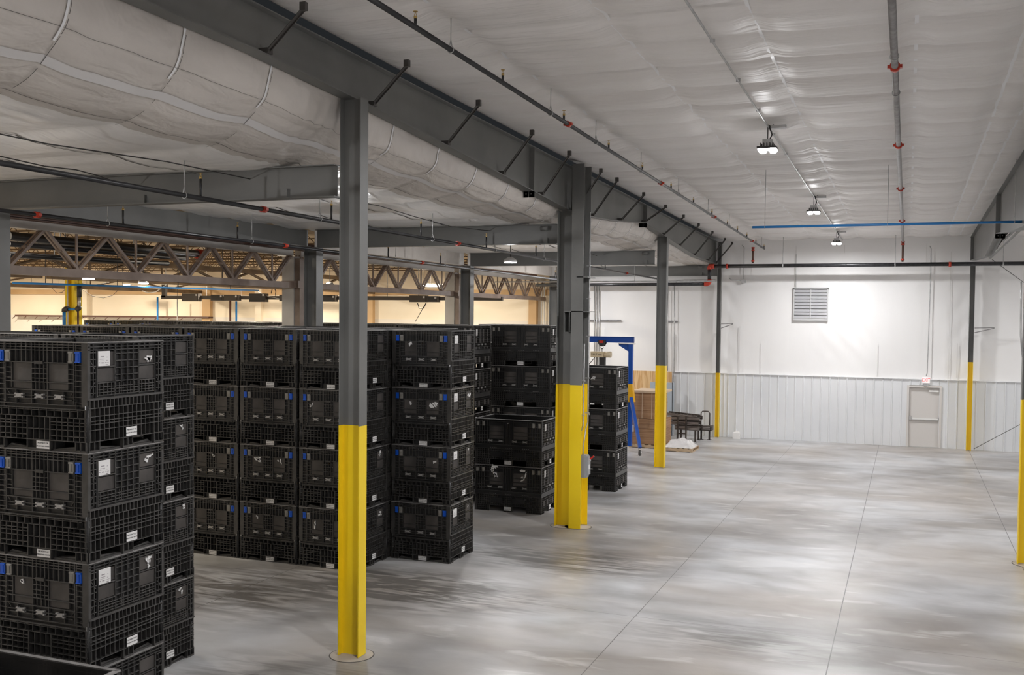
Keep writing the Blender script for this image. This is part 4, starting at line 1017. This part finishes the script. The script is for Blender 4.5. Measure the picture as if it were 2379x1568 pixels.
# busway
BY = 35.5
t = thing('busway', 'long dark grey busway hanging in front of the tan wall', 'busway', px(380, 695, Y=BY)); z = px(700, 692, Y=BY).z
b = MB(); b.box(px(376, 690, Y=BY).x, px(1168, 690, Y=BY).x, BY-.06, BY+.06, z-.075, z+.075, busgrey); build(b, 'bar', t)
b = MB(); x = px(382, 690, Y=BY).x; b.box(x-.1, x+.1, BY-.06, BY+.06, z, z+.55, busgrey); build(b, 'elbow', t)
for u in (412, 480, 560, 640, 900, 972, 985, 1050, 1120):
    x = px(u, 680, Y=BY).x; b = MB(); b.tube([(x, BY, z+.05), (x, BY, 6.85)], .01, whitepl if u in (560, 480) else dark_m, 5); build(b, 'hanger', t)
busway_t = t
for i, (u0, u1, v0, v1) in enumerate(((430, 468, 682, 700), (497, 525, 685, 698.5), (527, 560, 685, 698.5), (586, 623, 682, 701.5), (656, 700, 685, 700), (753, 785, 686, 701), (957, 995, 686.5, 702), (997, 1022, 688, 702))):
    a = px(u0, v0, Y=BY); c = px(u1, v1, Y=BY); b = MB(); b.box(a.x, c.x, BY-.22, BY+.02, c.z, a.z, busgrey); b.box(a.x+.04, c.x-.04, BY-.235, BY-.22, c.z+.03, a.z-.03, dark_m if i % 2 else busgrey); b.box(c.x-.12, c.x-.04, BY-.245, BY-.235, a.z-.1, a.z-.03, label_m)
    build(b, 'switch_box', busway_t, ['leftmost grey box on the busway', 'second grey box on the busway', 'third grey box, touching the second', 'large grey box before the pale post', 'grey box half behind the pale post', 'grey box just left of the nearest yellow column', 'large box right of the nearest yellow column', 'rightmost box on the busway'][i])
off(busway_t)
for pts, nm, m_, r in (([(330, 676), (345, 680), (362, 678), (385, 662)], 'white cable sagging left of the busway', whitepl, .02), ([(190, 672), (215, 688), (240, 692), (262, 686), (285, 664)], 'thin dark cable drooping right of the yellow post', dark_m, .012), ([(122, 670), (132, 681), (145, 679), (155, 668)], 'short dark cable drooping left of the yellow post', dark_m, .012), ([(630, 682), (632, 672), (637, 670), (641, 676), (640, 684)], 'looped cord above the busway', dark_m, .02), ([(600, 678), (622, 688), (650, 694)], 'pale thin wire above the busway', whitepl, .01), ([(970, 704), (974, 716), (984, 716), (990, 704)], 'cord looping under the right busway box', dark_m, .02), ([(965, 747), (990, 703)], 'cord slanting down from the busway', dark_m, .012), ([(1040, 747), (1072, 690)], 'second slanting cord near the far pale post', dark_m, .012)):
    b = MB(); P = [px(*q_, Y=BY-.1) for q_ in pts]; P = ([Vector((P[0].x, P[0].y, 6.85))] if 'drooping' in nm else []) + P + ([Vector((P[-1].x, P[-1].y, 6.85))] if 'droop' in nm or 'sagging' in nm else []); b.tube(P, r, m_, 6); tag(build(b, 'cable'), nm, 'cable')
for u, v, nm in ((1262, 700, 'pair of conduits at the right end of the tan wall'),):
    t = thing('wall_conduit', nm, 'conduit', px(u, 747, Y=40.4))
    for du in (-3, 3): a = px(u+du, 645, Y=40.4); b = MB(); b.tube([(a.x, 40.4, 0), (a.x, 40.4, a.z)], .03, whitepl, 8); build(b, 'conduit', t)
    off(t)

# ================================================================ FAR END OF THE BAY
# gantry crane
GY = 33.3; gx = px(1466, 800, Y=GY).x
t = thing('gantry_crane', 'blue portable gantry crane with a yellow gusset and castors', 'crane', (gx, GY, 0))
zt = px(1440, 782, Y=GY).z; zb = px(1440, 796, Y=GY).z; xl = -12.6
b = MB(); b.box(xl, gx+.10, GY-.06, GY+.06, zb, zb+.02, gantry_b); b.box(xl, gx+.10, GY-.06, GY+.06, zt-.02, zt, gantry_b); b.box(xl, gx+.10, GY-.012, GY+.012, zb, zt, gantry_b); b.box(gx+.08, gx+.10, GY-.06, GY+.06, zb, zt, gantry_b); build(b, 'beam', t)
for X_, sx in ((gx, 1), (xl+.3, -1)):
    b = MB(); b.box(X_-.07, X_+.07, GY-.07, GY+.07, .16, zb-.05, gantry_b); b.prism([(X_-sx*.07, zb-.05), (X_-sx*.42, zb-.05), (X_-sx*.42, zb-.09), (X_-sx*.07, zb-.30)][::sx], GY-.01, GY+.01, lambda u, v, d: (u, d, v), gantry_b); b.box(*sorted((X_-sx*.42, X_+sx*.14)), GY-.08, GY+.08, zb-.05, zb-.02, chrome); build(b, 'post', t)
    b = MB(); b.hexa([(X_-.17, GY-.13, 1.66), (X_+.15, GY-.13, 1.66), (X_+.15, GY+.13, 1.66), (X_-.17, GY+.13, 1.66), (X_-.10, GY-.09, 2.26), (X_+.08, GY-.09, 2.26), (X_+.08, GY+.09, 2.26), (X_-.10, GY+.09, 2.26)], mat('amber_gusset', (.85, .45, .01), .4)); build(b, 'gusset', t, 'amber yellow gusset')
    for k, (fx, fy) in enumerate(((X_+sx*.62, 32.25), (X_-sx*.62, 34.35))):
        b = MB(); b.bar((X_+sx*.05, GY-.1 if k == 0 else GY+.1, 1.8), (fx-sx*.0, fy, .26), .10, .10, gantry_b); build(b, 'leg', t)
        b = MB(); b.tube([(fx-.03, fy, .10), (fx+.03, fy, .10)], .10, rubber, 18); b.box(fx-.045, fx-.035, fy-.03, fy+.03, .08, .26, galv); b.box(fx+.035, fx+.045, fy-.03, fy+.03, .08, .26, galv); b.tube([(fx-.05, fy, .10), (fx+.05, fy, .10)], .03, whitepl, 10); build(b, 'castor', t)
off(t)
# hoist
hx = px(1399, 800, Y=GY).x; t = thing('chain_hoist', 'cream electric chain hoist hanging from the blue gantry beam', 'hoist', (hx, GY, zb))
b = MB(); b.prism([(hx-.14, zb+.08), (hx+.15, zb+.08), (hx+.13, zb-.03), (hx+.08, zb-.12), (hx-.06, zb-.12), (hx-.12, zb-.03)][::-1], GY-.10, GY-.07, lambda u, v, d: (u, d, v), dark_m); b.prism([(hx-.14, zb+.08), (hx+.15, zb+.08), (hx+.13, zb-.03), (hx+.08, zb-.12), (hx-.06, zb-.12), (hx-.12, zb-.03)][::-1], GY+.07, GY+.10, lambda u, v, d: (u, d, v), dark_m); b.tube([(hx, GY-.10, zb-.08), (hx, GY+.1, zb-.08)], .02, dark_m, 8); build(b, 'trolley', t)
b = MB(); b.box(hx-.07, hx+.07, GY-.104, GY-.10, zb-.02, zb+.06, redh); build(b, 'red_plate', t)
b = MB(); b.tube([Vector((hx, GY, zb-.17))+Vector((math.cos(g)*.04, 0, math.sin(g)*.05)) for g in [i*2*PI/12 for i in range(13)]], .012, dark_m, 6); b.tube([(hx, GY, zb-.2), (hx, GY, zb-.32)], .012, dark_m, 6); build(b, 'hook', t)
A = px(1374, 816, Y=GY); C = px(1404, 830, Y=GY)
b = MB(); b.box(A.x, C.x, GY-.11, GY+.11, C.z, A.z, hoist_m); b.tube([(C.x, GY, (A.z+C.z)/2), (C.x+.24, GY, (A.z+C.z)/2)], .105, hoist_m, 18); build(b, 'motor_body', t)
b = MB(); add_text(b, 'YALE', .10, ink, lambda x, y, q_: ((A.x*.72+C.x*.28)+x, GY-.1115-q_, (A.z+C.z)/2-.0+y)); b.box(A.x+.27, A.x+.40, GY-.1125, GY-.1105, C.z+.07, C.z+.095, ink); build(b, 'lettering', t)
D_ = px(1400, 848, Y=GY); b = MB(); b.box(D_.x-.09, D_.x+.09, GY-.08, GY+.08, D_.z-.25, C.z+.0, dark_m); build(b, 'chain_bag', t)
b = MB(); P = px(1382, 830, Y=GY); b.tube([P, P+Vector((-.25, 0, -.30)), P+Vector((-.42, 0, -.42)), P+Vector((-.44, 0, -2.1))], .012, dark_m, 6); b.tube([(A.x+.2, GY, C.z), (A.x+.2, GY, C.z-1.9)], .015, dark_m, 6); build(b, 'control_cable', t); off(t)
# cardboard on pallets
def pallet(x0, x1, y0, y1, label):
    t = thing('wooden_pallet', label, 'pallet', ((x0+x1)/2, (y0+y1)/2, 0)); b = MB()
    n = 6
    for i in range(n): xx = x0+(x1-x0-.1)*i/(n-1); b.box(xx, xx+.1, y0, y1, .10, .12, wood)
    build(b, 'deck_boards', t); b = MB()
    for yy in (y0, (y0+y1)/2-.03, y1-.06): b.box(x0, x1, yy, yy+.06, .018, .10, wood)
    for xx in (x0, (x0+x1)/2-.05, x1-.1): b.box(xx, xx+.1, y0, y1, 0, .018, wood)
    build(b, 'stringers', t); off(t)
t = thing('wooden_pallet', 'pallet under the open bin at the bottom left corner', 'pallet', (-7.5, 6.8, 0)); b = MB()
for i in range(7): b.box(-8.3+i*.24, -8.18+i*.24, 6.25, 7.30, .145, .165, wood)
build(b, 'deck_boards', t); b = MB()
for yy in (6.25, 6.75, 7.22): b.box(-8.3, -6.74, yy, yy+.08, 0, .145, wood)
build(b, 'stringers', t); off(t)
pallet(-8.95, -7.70, 34.25, 35.45, 'wooden pallet under the stacked cardboard')
def bundle(x0, x1, y0, y1, z0, z1, label):
    t = thing('cardboard_bundle', label, 'box', ((x0+x1)/2, (y0+y1)/2, z0)); b = MB(); n = int((z1-z0)/.035)
    rr = random.Random(int(z0*100))
    for i in range(n):
        e = rr.uniform(-.012, .012); g = rr.uniform(-.01, .01); a, c = z0+(z1-z0)*i/n, z0+(z1-z0)*(i+1)/n-.0012
        b.box(x0+e, x1+e, y0+g, y1+g, a, c, card)
    build(b, 'sheets', t); b = MB()
    for xx in (x0+.3, x1-.3): b.box(xx-.01, xx+.01, y0-.02, y1+.02, z0-.0, z1+.004, cardpale)
    build(b, 'strap', t); off(t)
bundle(-8.93, -7.72, 34.27, 35.42, .125, 1.0, 'lower bundle of flattened brown cardboard on the pallet')
bundle(-8.80, -7.86, 34.30, 35.38, 1.01, 1.90, 'upper bundle of flattened brown cardboard, capped with a pale sheet')
b = MB(); b.box(-8.83, -7.72, 34.24, 35.46, 1.905, 1.98, cardpale); tag(build(b, 'pale_lid_sheet'), 'pale cardboard lid lying on the upper bundle', 'sheet')
b = MB(); p = px(1463, 995, Y=34.2); b.box(p.x-.13, p.x+.13, 34.235, 34.245, p.z-.12, p.z+.12, label_m); tag(build(b, 'paper_notice'), 'white paper stuck on the lower cardboard bundle behind the gantry post', 'paper')
b = MB(); b.box(-9.95, -8.42, 38.60, 38.615, 0, 2.42, ply); tag(build(b, 'plywood_sheet'), 'tan plywood sheet against the end wall behind the cardboard', 'sheet')
b = MB(); b.box(-9.16, -8.28, 38.15, 38.17, 0, 2.03, bluegrey); b.box(-8.30, -8.28, 38.15, 38.45, 0, 2.03, bluegrey); tag(build(b, 'grey_metal_sheet'), 'pale blue-grey sheet metal panel standing before the plywood', 'panel')
pallet(-7.62, -6.62, 33.75, 34.85, 'low wooden pallet under the crumpled plastic, beside the third column')
b = MB()
def fl_(u, v):
    x, y = -7.66+1.02*u, 33.80+1.0*v
    e = min(u, 1-u, v, 1-v); h = .125 + min(1, e*5)*(.10+.16*max(0, math.sin(u*2.6+.2))*max(0, math.sin(v*3.0+.1))) + .05*min(1, e*8)*mn.noise(Vector((x*5, y*5, 1)))
    return (x, y, max(.124, h))
b.grid(30, 30, fl_, film); b.box(-7.6, -6.7, 33.86, 34.74, .121, .124, film); tag(build(b, 'plastic_wrap'), 'heap of crumpled white plastic film on the low pallet', 'plastic')
# pile of dark conveyor frames
def frame_sec(x0, x1, y0, y1, z, h, label, tilt=0, leg=None):
    t = thing('conveyor_section', label, 'conveyor', ((x0+x1)/2, (y0+y1)/2, 0 if leg else z)); b = MB()
    for yy in (y0, y1): b.bar((x0, yy, z+h/2), (x1, yy, z+h/2+tilt), .05, h, rackm)
    for i in range(9): f = (i+.5)/9; b.bar((x0+(x1-x0)*f, y0, z+h/2+tilt*f), (x0+(x1-x0)*f, y1, z+h/2+tilt*f), .03, .03, rackm)
    build(b, 'frame', t); b = MB()
    for k in range(3): yy = y0-.032; b.bar((x0, yy, z+h*(.2+.3*k)), (x1, yy, z+h*(.2+.3*k)+tilt), .012, .018, rail_m)
    build(b, 'bright_rail', t)
    if leg:
        for xx, yy in leg:
            b = MB(); b.box(xx-.03, xx+.03, yy-.03, yy+.03, .012, z+.02, rackm); b.box(xx-.08, xx+.08, yy-.06, yy+.06, 0, .012, rackm); build(b, 'leg', t)
    off(t)
RY = 36.9
frame_sec(-7.85, -6.95, RY-.25, RY+.35, .42, .16, 'lowest dark conveyor frame with bright rails, standing on four legs', leg=[(-7.75, RY-.25), (-7.1, RY-.25), (-7.75, RY+.35), (-7.1, RY+.35)])
frame_sec(-8.05, -7.0, RY-.2, RY+.3, .60, .13, 'second dark frame of the conveyor pile')
frame_sec(-8.1, -6.95, RY-.25, RY+.3, .75, .13, 'third dark frame of the conveyor pile', tilt=.04)
frame_sec(-8.2, -7.05, RY-.2, RY+.35, .93, .10, 'topmost twisted frame of the conveyor pile', tilt=-.08)
t = thing('end_stand', 'short dark stand with tall legs leaning on the conveyor pile', 'stand', (-7.6, RY-.36, 0)); b = MB()
for xx in (-7.72, -7.42): b.box(xx-.025, xx+.025, RY-.40, RY-.35, 0, .95, rackm)
b.bar((-7.72, RY-.375, .3), (-7.42, RY-.375, .3), .04, .04, rackm); b.bar((-7.72, RY-.375, .62), (-7.42, RY-.375, .62), .04, .04, rackm); build(b, 'frame', t); off(t)
t = thing('small_conveyor', 'small dark conveyor end with a hoop handle, nearest the wall column', 'conveyor', (-6.85, 37.6, 0)); b = MB()
b.box(-7.15, -6.65, 37.35, 37.8, .35, .52, rackm); b.box(-7.1, -6.7, 37.34, 37.35, .40, .44, rail_m); b.box(-7.1, -6.7, 37.34, 37.35, .46, .49, rail_m); build(b, 'frame', t)
for xx in (-7.05, -6.75): b = MB(); b.box(xx-.03, xx+.03, 37.5, 37.56, .012, .36, rackm); b.box(xx-.08, xx+.08, 37.45, 37.6, 0, .012, rackm); build(b, 'leg', t)
b = MB(); b.tube([(-7.1, 37.7, .5), (-7.1, 37.7, .98), (-7.04, 37.7, 1.04), (-6.84, 37.7, 1.04), (-6.78, 37.7, .97), (-6.78, 37.7, .5)], .022, rackm, 8); build(b, 'hoop_handle', t); off(t)
# jug
p = px(1711, 1019, Z=0); p.y = min(p.y, 38.45); t = thing('plastic_jug', 'small white plastic jug on the floor by the left wall column', 'jug', p); b = MB(); b.box(p.x-.13, p.x+.13, p.y-.09, p.y+.09, 0, .22, whitepl); b.hexa([p+Vector(q_) for q_ in ((-.13, -.09, .22), (.13, -.09, .22), (.13, .09, .22), (-.13, .09, .22), (-.07, -.04, .27), (.09, -.04, .27), (.09, .04, .27), (-.07, .04, .27))], whitepl); build(b, 'body', t)
b = MB(); b.tube([(p.x-.06, p.y, .26), (p.x-.06, p.y, .31)], .03, chrome, 10); build(b, 'cap', t); off(t)
# exit sign
t = thing('exit_sign', 'lit red and white EXIT sign above the grey door', 'sign', (.62, YW-.16, 2.40)); A = px(2143, 876, Y=YW-.18); C = px(2160.5, 890, Y=YW-.18)
b = MB(); b.box(A.x, C.x, YW-.19, YW-.11, C.z, A.z, exit_bg); build(b, 'face', t)
b = MB(); mx, mz = (A.x+C.x)/2, (A.z+C.z)/2; add_text(b, 'EXIT', .16, exit_red, lambda x, y, q_: (mx+x*.78, YW-.192-q_, mz+y*1.05)); build(b, 'lettering', t, 'red letters')
b = MB(); b.box(A.x+.04, C.x-.04, YW-.2, YW-.11, C.z-.10, C.z, galv); build(b, 'battery_case', t); off(t)
def wall_run(pts, r, m_, nm, name='wall_conduit', Y=YW-.16):
    b = MB(); b.tube([px(*q_, Y=Y) for q_ in pts], r, m_, 8); tag(build(b, name), nm, 'conduit')
wall_run([(2152, 874), (2154, 866), (2158, 760), (2162, 640), (2163, 578), (2160, 571)], .016, galv, 'grey conduit climbing the wall from the EXIT sign to the roof')
wall_run([(1694, 646), (1700, 651), (1722, 652)], .014, galv, 'short bent conduit near the left wall column')
wall_run([(1728, 648), (1729, 575), (1724, 569)], .014, galv, 'upright conduit dropping to a small box at upper left of the wall')
p = px(1728, 653, Y=YW-.16); b = MB(); b.box(p.x-.08, p.x+.08, YW-.2, YW-.09, p.z-.06, p.z+.05, galv); tag(build(b, 'junction_box'), 'small grey junction box on the upper left of the wall', 'box')
wall_run([(1850, 590), (1849, 671)], .008, galv, 'thin wire dropping to the louvre')
for u, nm in ((1381, 'left'), (1386.5, 'middle'), (1392, 'right')): wall_run([(u, 664), (u-.5, 860)], .022, galv, '%s one of three upright conduits behind the gantry beam' % nm)
wall_run([(1552, 655), (1551, 862)], .016, galv, 'upright conduit just right of the third column')
wall_run([(1567, 662), (1566, 866)], .016, galv, 'second upright conduit right of the third column')
wall_run([(1567, 668), (1572, 652), (1590, 650.5), (1662, 650)], .016, galv, 'conduit bending over to the left wall column')
for a, c, nm in (((1366, 744.5), (1443, 744.5), 'short grey strut channel on the wall behind the gantry'), ((1548, 747), (1575, 747), 'tiny strut channel right of the third column')):
    b = MB(); b.bar(px(*a, Y=YW-.1), px(*c, Y=YW-.1), .04, .06, pipegrey); tag(build(b, 'strut_channel'), nm, 'bracket')
# switch and conduits on the double column
cx = c2b.location.x+.095; sy = 20.70; u1 = px(1367, 900, Y=20.9).x; u2 = px(1356, 900, Y=20.66).x
t = thing('disconnect_switch', 'grey electrical disconnect with a red handle on the double column', 'switch', (cx, sy, 1.1)); b = MB(); b.box(cx, cx+.13, sy-.10, sy+.10, 1.10, 1.58, elec_box); b.prism([(-.09, 1.16), (.09, 1.16), (.09, 1.48), (.03, 1.56), (-.09, 1.56)], cx+.13, cx+.17, lambda u, v, d: (d, sy+u, v), elec_box); build(b, 'enclosure', t)
b = MB(); b.bar((cx+.15, sy, 1.46), (cx+.27, sy, 1.56), .03, .03, redh); b.tube([(cx+.12, sy, 1.47), (cx+.2, sy, 1.47)], .025, galv, 8); build(b, 'handle', t, 'red handle')
b = MB(); b.box(cx+.171, cx+.173, sy-.05, sy+.04, 1.28, 1.38, label_m); build(b, 'sticker', t); off(t)
t = thing('column_conduit', 'pale conduit running down the double column and bending in to the switch', 'conduit', (cx+.05, sy, 1.58)); b = MB()
b.tube([(cx+.03, sy, 1.57), (cx+.03, sy, 1.80), (cx+.05, sy, 1.90), (u1-.03, sy+.15, 2.14), (u1, sy+.18, 2.26), (u1, sy+.18, 5.0), (u1, sy+.18, 6.75)], .016, galv, 8); build(b, 'tube', t)
for z in (2.45, 3.2, 4.1, 4.9, 5.6): b = MB(); b.box(u1-.06, u1+.03, sy+.16, sy+.20, z, z+.02, galv); build(b, 'clamp', t)
off(t)
t = thing('column_conduit', 'shorter pale conduit stub on the double column, open at its top', 'conduit', (cx+.10, sy+.05, 2)); b = MB(); b.tube([(u2-.04, sy-.04, 2.10), (u2, sy-.04, 2.22), (u2, sy-.04, 3.95)], .016, galv, 8); build(b, 'tube', t)
for z in (2.42, 3.15): b = MB(); b.box(u2-.06, u2+.03, sy-.06, sy-.02, z, z+.02, galv); build(b, 'clamp', t)
off(t)
wall_run([(2372.5, 655), (2372, 700), (2371.5, 780), (2376, 830)], .016, galv, 'conduit on the column cut by the right edge', Y=20.75)
